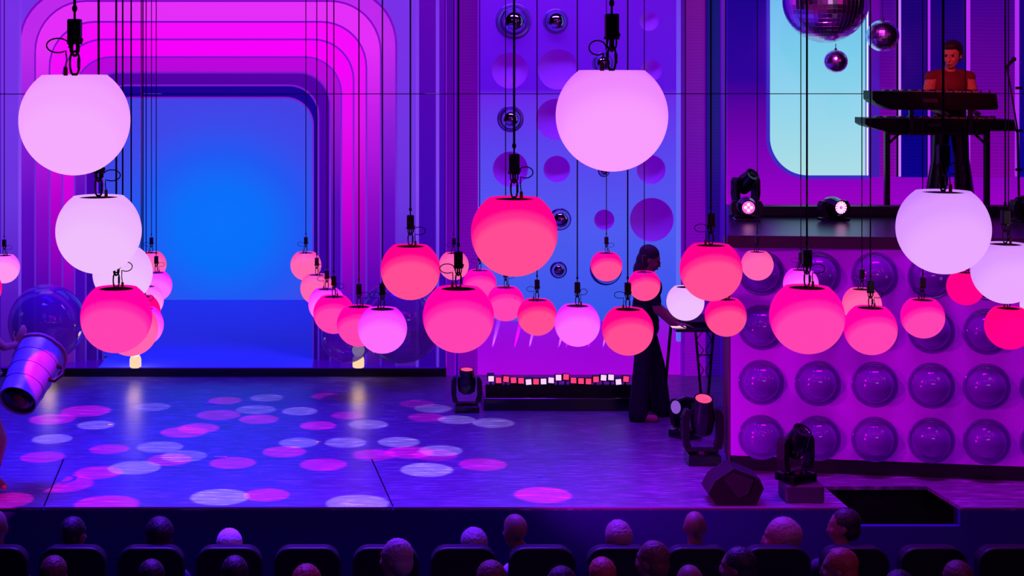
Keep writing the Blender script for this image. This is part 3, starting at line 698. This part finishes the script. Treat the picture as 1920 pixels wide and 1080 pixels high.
for i, ch in enumerate(pat[:19]):
    px = 920+14*i
    if i in (0, 5, 9, 15, 17) or i in (3, 10, 13):
        x = X(px, 17.98)
        c = (130, 90, 255) if ch == 'W' else (220, 0, 220)
        spot('wall_streak_light', (x, 18.2, .16), (x+.28, 18.27, 1.3), 7.0, c, 220, .7, .003)  # hidden spots added at the wall to imitate the batten's beams

# ================================================================== DJ DESK
ZD = .93
t = thing('mixing_desk', (X(1310, 16.2), 16.2, 0), "dark mixing desk on splayed truss legs right of the disc jockey", 'desk')
dx0 = X(1256, 16.2)-X(1310, 16.2); dx1 = X(1392, 16.2)-X(1310, 16.2)
MB().box((dx0, -.33, ZD-.03), (dx1, .42, ZD+.0), .008).build('desk_top', dif('desk_lacquer', (30, 10, 44), .3), t)
MB().box((dx0+.08, -.18, ZD), (dx0+.42, .3, ZD+.05), .01).build('mixer', black, t)
MB().box((dx0+.46, -.18, ZD), (dx0+.76, .3, ZD+.04), .01).build('turntable', black_gloss, t)
for (bx_, ) in ((.03,), (-.3,)):
    MB().tube([(bx_-.085, -.1, ZD-.03), (bx_-.01, -.1, .02)], .014, 6).tube([(bx_+.1, -.1, ZD-.03), (bx_+.03, -.1, .02)], .014, 6).tube([(bx_-.055, -.1, ZD-.3), (bx_+.08, -.1, ZD-.3)], .008, 6).build('truss_leg', black, t) if bx_ > 0 else None
    if bx_ > 0:
        br = MB()
        for sgn in (-1, 1):
            br.tube([(bx_+sgn*(.085-.03*i/5), -.1, ZD-.05-.5*i/5) if i % 2 else (bx_+.01+sgn*.01, -.1, ZD-.05-.5*i/5) for i in range(6)], .006, 6)
        br.build('brace', black, t)
MB().tube([(dx0+.05, .2, ZD-.03), (dx0-.02, .25, .02)], .016, 8).build('leg', black, t)
MB().tube([(dx1-.05, .2, ZD-.03), (dx1+.0, .25, .02)], .016, 8).build('leg', black, t)
MB().box((bx_-.0, -.2, 0), (bx_+.4, .1, .02)).build('foot_plate', black, t)

# ================================================================== PEOPLE
def soft(o, vox, it=4, fac=.6):
    md = o.modifiers.new('remesh', 'REMESH'); md.mode = 'VOXEL'; md.voxel_size = vox; md.use_smooth_shade = True
    sm = o.modifiers.new('smooth', 'SMOOTH'); sm.iterations = it; sm.factor = fac
    return o
def head_shape(mb, c, yaw, s=1.0, pitch=0.0):
    # human head, face toward local -Y, turned by yaw; c = centre of skull
    q = Matrix.Rotation(yaw, 3, 'Z') @ Matrix.Rotation(pitch, 3, 'X'); c = Vector(c)
    def e(p, r, rx=0): mb.ell(c+q @ (Vector(p)*s), [k*s for k in r], 16, 10, q @ Matrix.Rotation(rx, 3, 'X'))
    e((0, .012, .025), (.076, .098, .09)); e((0, -.018, -.035), (.062, .072, .078)); e((0, -.045, -.088), (.036, .036, .03))
    e((0, -.094, -.022), (.0135, .016, .03), .25); e((0, -.105, -.042), (.016, .014, .012)); e((0, -.08, .022), (.05, .014, .012))
    e((0, -.088, -.07), (.024, .012, .006)); e((0, -.088, -.079), (.02, .011, .006)); e((-.035, -.068, -.035), (.022, .02, .02)); e((.035, -.068, -.035), (.022, .02, .02))
    for sx in (-1, 1): e((sx*.078, .01, -.012), (.009, .02, .032))
    return q
def face_bits(par, c, q, s, eye_m, lip_m):
    c = Vector(c)
    for sx in (-1, 1): MB().ell(c+q @ (Vector((sx*.03, -.083, .001))*s), .0105*s, 8, 6).build('eye', eye_m, par, True)
    MB().ell(c+q @ (Vector((0, -.0985, -.0745))*s), [.021*s, .005*s, .005*s], 10, 6, q).build('mouth', lip_m, par, True)
eye_m = dif('eye_dark', (30, 15, 20), .2); lip_m = dif('lips', (150, 60, 70), .4)
def hand(mb, wrist, d, n, s=1.0, curl=.5, side=1):
    # palm + five fingers; d = pointing direction, n = back of hand normal
    d = Vector(d).normalized(); n = Vector(n); n = (n-d*n.dot(d)).normalized(); lat = d.cross(n)*side; w_ = Vector(wrist)
    for i in range(4): mb.cap(w_+lat*(-.024+.016*i)*s, w_+d*.085*s+lat*(-.03+.02*i)*s, .013*s, .0105*s, 8)
    for i, L in enumerate((.058, .074, .080, .070)):
        b0 = w_+d*.088*s+lat*(-.031+.0205*i)*s; dd = d; pts = [(b0, .0092*s)]; p = b0
        for k_ in range(3):
            dd = (dd-n*curl*.55).normalized(); p = p+dd*L*s/2.6; pts.append((p, (.0088-.001*k_)*s))
        mb.chain(pts, 8)
    b0 = w_+lat*.03*s+d*.02*s; d1 = (d*.6+lat*.7-n*.25).normalized(); b1 = b0+d1*.036*s; b2 = b1+(d*.85+lat*.2-n*.3).normalized()*.03*s; b3 = b2+(d*.95-n*.35).normalized()*.024*s
    mb.chain([(b0, .013*s), (b1, .0115*s), (b2, .0098*s), (b3, .0085*s)], 8)

# keyboardist
KP = Vector((X(1783, 16.42), 16.42, ZP))
kb = thing('person', KP, "person in a dark red sleeveless vest playing two keyboards on the platform", 'person')
hair_k = dif('hair_dark', (36, 18, 18), .6, bump=.4, nscale=90); vest_m = dif('vest_cloth', (112, 34, 44), .7, noise=.15, nscale=50); sleeve_m = dif('patterned_sleeve', (214, 130, 110), .7, noise=.5, nscale=70)
trs_m = dif('satin_trousers', (38, 22, 40), .3, noise=.2)
b_ = MB(); hc = (0, -.03, 1.575)
q = head_shape(b_, hc, -.62, 1.14, .12)
b_.cap((0, .01, 1.50), (0, .03, 1.38), .05, .06); b_.ell((0, .03, 1.28), (.17, .105, .14)); b_.ell((0, .03, 1.12), (.145, .1, .16)); b_.ell((0, .03, .94), (.16, .11, .13))
sh = 1.345
for sx in (-1, 1):
    b_.chain([((sx*.175, .03, sh), .058), ((sx*.245, .02, 1.11), .044), ((sx*.20, -.05, 1.02), .034), ((sx*.17, -.14, 1.0), .024)])
    hand(b_, (sx*.17, -.14, 1.0), (0, -1, -.02), (0, -.1, 1), 1, .5, sx)
    b_.chain([((sx*.09, .03, .92), .088), ((sx*.115, .02, .5), .058), ((sx*.13, .05, .08), .038)]); b_.chain([((sx*.13, .06, .045), .04), ((sx*.135, -.12, .035), .033)])
soft(b_.build('body', skin_m, kb), .0085)
v_ = MB(); v_.ell((0, .03, 1.27), (.185, .12, .155)); v_.ell((0, .03, 1.10), (.158, .115, .17)); v_.ell((0, .03, .98), (.172, .122, .1))
for sx in (-1, 1): v_.chain([((sx*.08, .03, 1.39), .045), ((sx*.20, .03, 1.345), .066)])
soft(v_.build('vest', vest_m, kb), .011, 3)
for sx in (-1, 1): soft(MB().chain([((sx*.2, .025, sh-.03), .058), ((sx*.248, .02, 1.12), .052), ((sx*.235, .0, 1.07), .047)]).build('sleeve', sleeve_m, kb), .01, 3)
tr = MB(); tr.ell((0, .03, .92), (.175, .125, .13))
for sx in (-1, 1): tr.chain([((sx*.09, .03, .86), .098), ((sx*.115, .02, .5), .08), ((sx*.16, .04, .06), .105)])
soft(tr.build('trousers', trs_m, kb), .012, 3)
hr = MB(); C0 = Vector(hc)
for (p, r) in (((0, .03, .05), (.088, .1, .085)), ((0, .065, -.01), (.08, .07, .08)), ((0, -.05, .085), (.07, .05, .035)), ((-.06, .03, .02), (.03, .06, .06)), ((.06, .03, .02), (.03, .06, .06))): hr.ell(C0+q @ Vector(p)*1.14, [k*1.14 for k in r], 16, 10, q)
soft(hr.build('hair', hair_k, kb), .008, 2)
face_bits(kb, hc, q, 1.14, eye_m, lip_m)
for sx in (-1, 1): MB().box((sx*.135-.05, -.19, 0), (sx*.135+.05, .12, .075), .03).build('shoe', black, kb)
# keyboards and stand
YK = 16.0
st = thing('keyboard_stand', (X(1765, YK), YK, ZP), "black two-tier keyboard stand with angled legs on the platform", 'stand')
xo = X(1765, YK)
zl = Z(246, 15.9)-ZP-.002
for px in (1663, 1850):
    x = X(px, YK)-xo
    MB().box((x-.025, -.03, 0), (x+.025, .03, zl-.0), .006).build('leg', black, st)
    MB().box((x-.03, -.25, 0), (x+.03, .2, .03), .006).build('foot', black, st)
    sg = 1 if px < 1700 else -1
    MB().tube([(x, 0, zl-.14), (x+sg*.12, 0, zl-.03)], .014, 8).build('brace', black, st)
MB().box((X(1660, YK)-xo, -.05, zl-.04), (X(1853, YK)-xo, .05, zl), .006).build('crossbar', black, st)
zu = Z(205, YK)-ZP
for px in (1700, 1810):
    x = X(px, YK)-xo; MB().box((x-.02, -.155, zl), (x+.02, -.105, zu), .004).box((x-.015, -.155, zl-.03), (x+.015, 0, zl-.004)).build('riser_post', black, st)
keyw = dif('key_ivory', (150, 130, 150), .3); keyb = dif('key_black', (14, 10, 16), .3)
def keyboard(pl, pr, pt, pb, Y0, dep, lab):
    xl, xr = X(pl, Y0), X(pr, Y0); zb = Z(pb, Y0); ztp = Z(pt, Y0); L = xr-xl
    t = thing('keyboard', ((xl+xr)/2, Y0, zb), lab, 'keyboard', 'stage keyboards'); h = ztp-zb
    # viewed from behind: slanted rear panel with angled underside
    MB().prism([(-L/2, h*.55), (-L/2, h), (L/2-.02, h*.88), (L/2, h*.1), (L/2-.02, 0), (-L/2+.2, 0), (-L/2+.04, h*.35)], 0, dep).build('case', dif('keyboard_case', (7, 6, 11), .5, spec=.25), t)
    n = 36; kw = (L-.3)/n; k1 = MB(); k2 = MB()
    for i in range(n):
        x = -L/2+.15+i*kw; k = MB().box((x+.001, dep*.5, h*.9), (x+kw-.001, dep*.98, h*.93+.012)); o = k.build('key', keyw, t)
        if i % 7 in (0, 1, 3, 4, 5): MB().box((x+kw*.7, dep*.5, h*.94+.012), (x+kw*1.25, dep*.8, h*.94+.022)).build('key', keyb, t)
    for i in range(7): MB().cone((L*.02+.09*i, dep*.25, h*.88), (L*.02+.09*i, dep*.25, h+.012), .009, .008, 8).build('dial', black, t)
    MB().box((-.12, -.003, h*.4), (.02, 0, h*.6)).build('rear_panel', dif('rear_panel_grey', (60, 30, 60), .5), t)
    return t
keyboard(1636, 1872, 171, 206, 15.86, .3, "upper black keyboard in front of the person in the red vest")
keyboard(1622, 1906, 222, 246, 15.9, .34, "lower black keyboard, wider one on the two-tier stand")
# microphone stand
ms = thing('microphone_stand', (X(1911, 16.1), 16.1, ZP), "slim black microphone stand with boom right of the keyboards", 'stand'); x0 = X(1911, 16.1)
def K(px, py): return (X(px, 16.1)-x0, 0, Z(py, 16.1)-ZP)
MB().tube([(0, 0, .02), K(1908, 245)], .012, 8).build('pole', black, ms); MB().tube([K(1908, 245), K(1895, 165), K(1888, 128)], .009, 8).build('boom', black, ms)
MB().cone(K(1885, 128), K(1899, 113), .012, .018, 10).ell(K(1901, 111), .024, 12, 8).build('microphone', black, ms, True); MB().cone((0, 0, 0), (0, 0, .02), .13, .12, 20).build('base', black, ms)
for py in (245, 318, 165): MB().cone((-.035, 0, K(0, py)[2]), (.03, 0, K(0, py)[2]), .014, .014, 8).build('clutch', black, ms)

# disc jockey: seen from behind/side, leaning to the desk at the right
DJ = Vector((X(1214, 16.06), 16.06, 0))
dj = thing('person', DJ, "person with shoulder-length hair in dark clothes leaning over the mixing desk", 'person')
dark_m = dif('dark_clothes', (24, 18, 40), .75, noise=.2, nscale=30); hair_d = dif('hair_brown', (70, 40, 60), .55, bump=.5, nscale=80)
b_ = MB(); hc = (.035, .02, 1.60); q = head_shape(b_, hc, 1.35, 1.0, .3)
b_.cap((.02, .03, 1.52), (-.01, .03, 1.42), .05, .06); b_.ell((-.01, .03, 1.3), (.15, .16, .15)); b_.ell((-.01, .03, 1.12), (.125, .14, .17)); b_.ell((-.02, .03, .95), (.13, .15, .13))
b_.chain([((.02, -.13, 1.36), .056), ((.07, -.17, 1.12), .045), ((.22, -.14, .985), .033), ((.27, -.13, .975), .026)]); hand(b_, (.27, -.13, .975), (1, 0, -.12), (0, 0, 1), 1, .25, 1)
b_.chain([((.02, .18, 1.36), .056), ((.10, .2, 1.12), .045), ((.27, .12, 1.0), .033), ((.31, .1, .985), .026)]); hand(b_, (.31, .1, .985), (1, 0, -.1), (0, 0, 1), 1, .3, -1)
b_.chain([((-.03, -.08, .9), .085), ((-.075, -.1, .5), .056), ((-.10, -.1, .09), .04)]); b_.chain([((-.11, -.1, .04), .04), ((.05, -.15, .035), .035)])
b_.chain([((.0, .1, .9), .085), ((.11, .1, .5), .056), ((.15, .12, .09), .04)]); b_.chain([((.14, .12, .04), .04), ((.3, .1, .035), .035)])
soft(b_.build('body', skin_m, dj), .0085)
s_ = MB(); s_.ell((-.01, .03, 1.31), (.165, .175, .15)); s_.ell((-.01, .03, 1.12), (.14, .155, .18)); s_.ell((-.02, .03, .98), (.145, .165, .1))
s_.chain([((.02, -.135, 1.36), .066), ((.055, -.165, 1.2), .058)]); s_.chain([((.02, .185, 1.36), .066), ((.07, .2, 1.2), .058)])
soft(s_.build('shirt', dark_m, dj), .012, 3)
tr = MB(); tr.ell((-.02, .03, .92), (.145, .165, .13)); tr.chain([((-.03, -.08, .88), .1), ((-.075, -.1, .5), .09), ((-.11, -.1, .07), .10)]); tr.chain([((.0, .1, .88), .1), ((.11, .1, .5), .09), ((.16, .12, .07), .10)])
soft(tr.build('trousers', dark_m, dj), .013, 3)
hr = MB(); C0 = Vector(hc)
for (p, r) in (((0, .03, .05), (.093, .105, .09)), ((0, .06, -.03), (.092, .08, .1)), ((0, .08, -.12), (.095, .06, .09)), ((-.05, .06, -.17), (.035, .04, .06)), ((.055, .06, -.16), (.04, .04, .06))): hr.ell(C0+q @ Vector(p), r, 16, 10, q)
soft(hr.build('hair', hair_d, dj), .009, 2); face_bits(dj, hc, q, 1, eye_m, lip_m)
MB().box((-.2, -.15, 0), (.09, -.05, .075), .03).build('shoe', black, dj); MB().box((.07, .07, 0), (.35, .17, .075), .03).build('shoe', black, dj)
o = MB().box((-.07, -.04, 0), (.07, .04, .012), .004).build('phone', emi('lit_phone', (255, 200, 230), 1.0), None, False, (X(1272, 15.98), 15.98, ZD+.0)); tag(o, 'small glowing pad on the desk edge under the disc jockey\'s hand', 'controller')

# performer cut by the left edge, holding a drum-like bin
YD = 13.45
pf = thing('person', (X(-38, YD), YD, 0), "performer at the left edge, mostly cut off, one hand on the tilted blue bin", 'person')
ox = X(-38, YD)
def LP(px, py, dy=0): return Vector((X(px, YD)-ox, dy, Z(py, YD)))
costume = dif('costume_pink', (200, 70, 130), .5)
b_ = MB()
zc = .0
hcx = LP(-58, 500); q = head_shape(b_, hcx, .9, 1.0)
b_.cap(LP(-60, 522), LP(-62, 545), .05, .06); b_.ell(LP(-64, 580), (.18, .12, .16)); b_.ell(LP(-66, 625), (.15, .11, .17)); b_.ell(LP(-68, 672), (.16, .12, .13))
b_.chain([(LP(-30, 565), .06), (LP(-18, 622, -.1), .046), (LP(14, 646, -.12), .034), (LP(30, 647, .02), .027)]); hand(b_, LP(30, 647, .02), (.45, .05, .85), (.6, -.7, .3), 1.0, .45, -1)
b_.chain([(LP(-96, 565), .06), (LP(-90, 640, -.15), .046), (LP(-50, 680, -.25), .034), (LP(-22, 690, -.25), .027)]); hand(b_, LP(-22, 690, -.25), (1, 0, .1), (0, -1, 0), 1.0, .3, 1)
b_.chain([(LP(-52, 690), .09), (LP(6, 818, -.15), .07), (LP(-12, 888, .0), .045)]); b_.chain([(LP(-12, 897, 0), .045), (LP(12, 907, -.08), .03)])
b_.chain([(LP(-84, 690), .09), (LP(-92, 800, -.05), .06), (LP(-100, 893, .1), .042)]); b_.chain([(LP(-100, 896, .1), .042), (LP(-84, 898, -.06), .034)])
soft(b_.build('body', skin_m, pf), .0085)
c_ = MB(); c_.ell(LP(-64, 582), (.195, .135, .17)); c_.ell(LP(-66, 628), (.165, .125, .18)); c_.ell(LP(-68, 674), (.175, .135, .13)); c_.chain([(LP(-52, 694), .1), (LP(-30, 745, -.06), .088)]); c_.chain([(LP(-84, 694), .1), (LP(-89, 745, -.03), .085)])
soft(c_.build('costume', costume, pf), .013, 3); hr = MB()
for (p, r) in (((0, .03, .05), (.09, .1, .088)), ((0, .065, -.03), (.08, .07, .09))): hr.ell(hcx+q @ Vector(p), r, 16, 10, q)
soft(hr.build('hair', hair_k, pf), .01, 2); face_bits(pf, hcx, q, 1, eye_m, lip_m)
# bin: axis from bottom disc to rim
A = P(33, 752, 13.1); B = P(76, 664, 13.56)
ax = (B-A).normalized()
bn = thing('drum_bin', A, "dented blue-grey metal bin held tilted with its dark base towards the audience", 'bin')
qq = ax.to_track_quat('Z', 'Y'); L = .56
bin_m = dif('bin_paint', (150, 150, 200), .3, .1, noise=.15, nscale=12)
RB = .158; RT = .215
pr = [(.0001, .015), (RB*.9, .015), (RB*.93, 0), (RB, 0), (RB, .01)]
for i in range(1, 12):
    f = i/12; r = RB+(RT-RB)*f; pr.append((r, L*f))
    if i in (3, 6, 9): pr += [(r+.006, L*f+.006), (r+.006, L*f+.014), (r, L*f+.02)]
pr += [(RT, L), (RT-.01, L), (RB, .06)]
MB().lathe(pr, 40, (0, 0, 0), qq).build('bin_body', bin_m, bn, sharp=35)
MB().lathe([(.0001, .012), (.06, .01), (.0655, .004), (.0001, .0)], 24, (0, 0, 0), qq).build('base_glow_disc', dif('base_glow_red', (130, 30, 60), .5), bn, True)  # red disc puts the reddish glow of the base into colour
MB().lathe([(.0001, .0135), (RB*.9, .0135), (RB*.9, .010), (.07, .010)], 32, (0, 0, 0), qq).build('base_disc', black_gloss, bn, True)
rm = MB(); fr = [qq @ Vector((RT*1.01*math.cos(2*PI*i/36), RT*1.01*math.sin(2*PI*i/36), L+random.uniform(-.006, .006))) for i in range(36)]
rm.tube(fr, .016, 8, True).build('rim', dif('rim_fur', (200, 110, 140), .8, bump=.8, nscale=60), bn, True)
rt = qq @ Vector((1, 0, 0)); rt = rt if rt.x > 0 else -rt
c0 = ax*.42+rt*(RT-.015)
MB().tube([c0, c0+rt*.06-ax*.02, c0+rt*.075-ax*.10, c0+rt*.03-ax*.17, c0-ax*.16+rt*(-.02)], .018, 8).build('handle', black, bn, True)

# ================================================================== AUDIENCE
def seat_meshes():
    w2 = .232
    back = MB().box((-w2, -.06, .36), (w2, .06, 1.12), .05)
    return back
def spline_back():
    # rounded high back
    prof = rrect(-.232, .232, .34, 1.14, (.05, .05, .11, .11), 6)
    mb = MB(); mb.prism(prof, -.05, .05); return mb
sb_me = spline_back().mesh('backrest'); sb_me.materials.append(seat_m)
pip_me = MB().tube([(x, -.05, z) for x, z in rrect(-.228, .228, .34, 1.136, (.05, .05, .11, .11), 6)], .012, 6, True).mesh('piping', True); pip_me.materials.append(dif('seat_piping', (22, 20, 52), .35))
cu_me = MB().box((-.22, .06, .38), (.22, .5, .48), .04).mesh('cushion'); cu_me.materials.append(seat_m)
lg_me = MB().box((-.03, .1, 0), (.03, .35, .38)).mesh('pedestal'); lg_me.materials.append(black)
ar_me = MB().box((-.265, -.02, .58), (-.238, .38, .64), .01).box((-.262, 0, .0), (-.242, .06, .58)).mesh('armrest'); ar_me.materials.append(black)
def seat(px, Y, zf, lab, grp):
    t = thing('theatre_seat', (X(px, Y), Y, zf), lab, 'seat', grp)
    link('backrest', sb_me, t); link('piping', pip_me, t); link('cushion', cu_me, t); link('pedestal', lg_me, t); link('armrest', ar_me, t)
YA_, ZA_ = 11.35, -.955
struct(MB().box((-7, 10.95, -1.239), (9.5, YF-.45, ZA_)).build('floor_tier', pit_m))
names_a = ["seat with the bald spectator in white at the far left edge", "seat holding the spectator with short dark hair, second from left", "seat of the spectator with wide dark hair, third from left", "seat hiding all but a white-haired crown, fourth from left",
 "empty seat between the white-haired spectator and the tall grey head", "seat partly hidden by the grey head that faces left", "seat of the curly grey-haired spectator", "seat of the bald spectator with the pale shirt", "seat of the fair long-haired spectator at centre right",
 "seat of the bald spectator with the striped collar", "seat of the fair spectator in profile", "seat of the dark-haired spectator in profile below the trap", "seat in shadow right of the dark profile", "seat in deep shadow at the far right"]
for i in range(14):
    seat(-8+146.2*i, YA_, ZA_, "dark high-backed theatre " + names_a[i], 'front row theatre seats')
white_shirt = dif('white_shirt', (215, 205, 235), .8, bump=.5, nscale=25); grey_shirt = dif('grey_shirt', (70, 60, 90), .85); stripe_shirt = dif('striped_shirt', (170, 150, 200), .8, noise=.6, nscale=60)
hairs = {'dark': dif('hair_black', (34, 22, 40), .5, bump=.5, nscale=90), 'white': dif('hair_white', (225, 200, 225), .6, bump=.6, nscale=80), 'grey': dif('hair_grey', (150, 128, 150), .6, bump=.7, nscale=60),
 'fair': dif('hair_fair', (150, 112, 130), .5, bump=.6, nscale=70), 'red': dif('hair_red', (150, 60, 60), .5, bump=.5, nscale=70), 'brown': dif('hair_chestnut', (96, 56, 62), .5, bump=.5, nscale=80)}
hair_tex = bpy.data.textures.new('hair_clumps', 'CLOUDS'); hair_tex.noise_scale = .014; hair_tex.noise_depth = 3
YH = 11.55
def spectator(px, topy, Y, yaw, hair, shirt, lab, wpx, long=False, lean=0.0, bw=1.0):
    s = wpx*Y/F/.175
    s = max(.85, min(1.18, s))
    ztop = Z(topy, Y); hz = ztop-.118*s
    t = thing('person', (X(px, Y), Y, hz-.75), lab, 'person', 'seated audience')
    b = MB(); c = (0, 0, .75)
    q = head_shape(b, c, PI+yaw, s)
    b.cap((0, .0, .67), (lean, -.0, .54), .052*s, .06); b.ell((lean, -.0, .40), (.19*bw, .12, .15)); b.ell((lean, 0, .2), (.17*bw, .12, .2)); b.ell((lean, .03, max(.06, (.375-hz) if Y == YH else .06)), (.17*bw, .14, .09))
    for sx in (-1, 1): b.chain([((lean+sx*.17*bw, 0, .45), .058), ((lean+sx*.205*bw, .04, .25), .045), ((lean+sx*.15*bw, .2, .16), .035)])
    zl = max(.05, .365-hz) if Y == YH else .05            # thighs rest on the cushion
    for sx in (-1, 1): b.chain([((sx*.09, .06, zl), .08), ((sx*.1, .42, zl+.01), .055), ((sx*.1, .44, zl-.36), .04)])
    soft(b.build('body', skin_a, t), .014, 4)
    v = MB(); v.ell((lean, 0, .40), (.2*bw, .13, .155)); v.ell((lean, 0, .2), (.18*bw, .135, .2)); v.cap((lean*.7, 0, .56), (lean, 0, .5), .062, .1)
    for sx in (-1, 1): v.chain([((lean+sx*.172*bw, 0, .45), .068), ((lean+sx*.21*bw, .04, .27), .056)])
    soft(v.build('shirt', shirt, t), .018, 3)
    if hair:
        h = MB(); C = Vector(c)
        L = [((0, .028, .04), (.086, .1, .09)), ((0, .06, -.02), (.078, .065, .08))]
        if long: L += [((0, .06, -.09), (.095, .06, .1)), ((-.05, .05, -.13), (.045, .05, .09)), ((.05, .05, -.13), (.045, .05, .09)), ((0, .04, .03), (.092, .1, .085))]
        for (p, r) in L: h.ell(C+q @ (Vector(p)*s), [k*s for k in r], 16, 10, q)
        ho = soft(h.build('hair', hairs[hair], t), .010, 2); dm = ho.modifiers.new('clumps', 'DISPLACE'); dm.texture = hair_tex; dm.strength = .012; dm.mid_level = .45; dm.texture_coords = 'LOCAL'
    return t
RowA = [(-8,955,.1,None,white_shirt,"bald spectator in a white shirt at the far left edge",50,False),
 (140,970,-.5,'dark',grey_shirt,"spectator with short dark hair in the second seat from the left",46,False),
 (297,970,.4,'dark',grey_shirt,"spectator with a wide dark head of hair in the third seat",56,False),
 (430,992,.1,'white',grey_shirt,"spectator whose white-haired crown just tops the fourth seat",50,False),
 (887,990,.2,'grey',grey_shirt,"spectator with curly grey hair left of the bald man in a pale shirt",52,False),
 (965,962,.5,None,white_shirt,"bald spectator in a pale shirt sitting tall near the centre",48,False),
 (1158,976,.1,'fair',grey_shirt,"spectator with long fair hair right of centre",50,True),
 (1303,957,-.2,None,stripe_shirt,"bald spectator with a striped collar right of centre",46,False),
 (1462,972,1.15,'fair',grey_shirt,"fair bobbed spectator in profile facing left below the floor monitor",54,True),
 (1580,955,1.3,'dark',grey_shirt,"dark-haired spectator in profile below the open trap",46,False)]
for (px, ty, yw, hr_, sh_, lab, wp, lg) in RowA: spectator(px, ty, YH, yw, hr_, sh_, lab, wp, lg, {887: -.06, 965: .10}.get(px, 0), .74 if px in (887, 965) else 1.0)
YR = 10.45
RowB = [(102,1043,0,'brown',"brown-haired head at the bottom left in front of the second seat"),
 (283,1050,.2,'dark',"dark head at the bottom in front of the third seat"),
 (440,1043,.1,'dark',"dark head at the bottom in front of the white-haired spectator"),
 (576,1059,-.1,'red',"reddish crown at the bottom in front of the empty seat"),
 (740,1012,1.0,'grey',"tall grey-haired spectator at the bottom facing left"),
 (920,1052,.1,'brown',"chestnut crown at the bottom below the curly grey head"),
 (1052,1063,.1,'dark',"dark crown just entering at the bottom centre"),
 (1127,1046,.2,'red',"wide reddish head at the bottom below the fair long hair"),
 (1220,1016,.9,'brown',"short-haired spectator at the bottom facing left, ear showing"),
 (1293,1057,0,None,"bald crown at the bottom in front of the striped collar seat"),
 (1380,1028,1.1,'dark',"dark-haired spectator at the bottom turned to the left"),
 (1571,1030,1.2,'red',"spectator with smooth red hair at the bottom facing left"),
 (1685,1070,0,'dark',"dim dark crown at the bottom right of the smooth red hair"),
 (1792,1052,.3,'brown',"short cropped head at the bottom right")]
struct(MB().box((-7, 2.0, -1.099), (9.5, 10.9, -.86)).build('floor_tier', pit_m))
for (px, ty, yw, hr_, lab) in RowB:
    far = px in (102, 283, 440, 740, 1127, 1220, 1380, 1571, 1792)
    spectator(px, ty, YR if far else 9.55, yw, hr_, grey_shirt, lab, 52 if far else 58, False, 0, .75 if px in (1127, 1220) else .95)
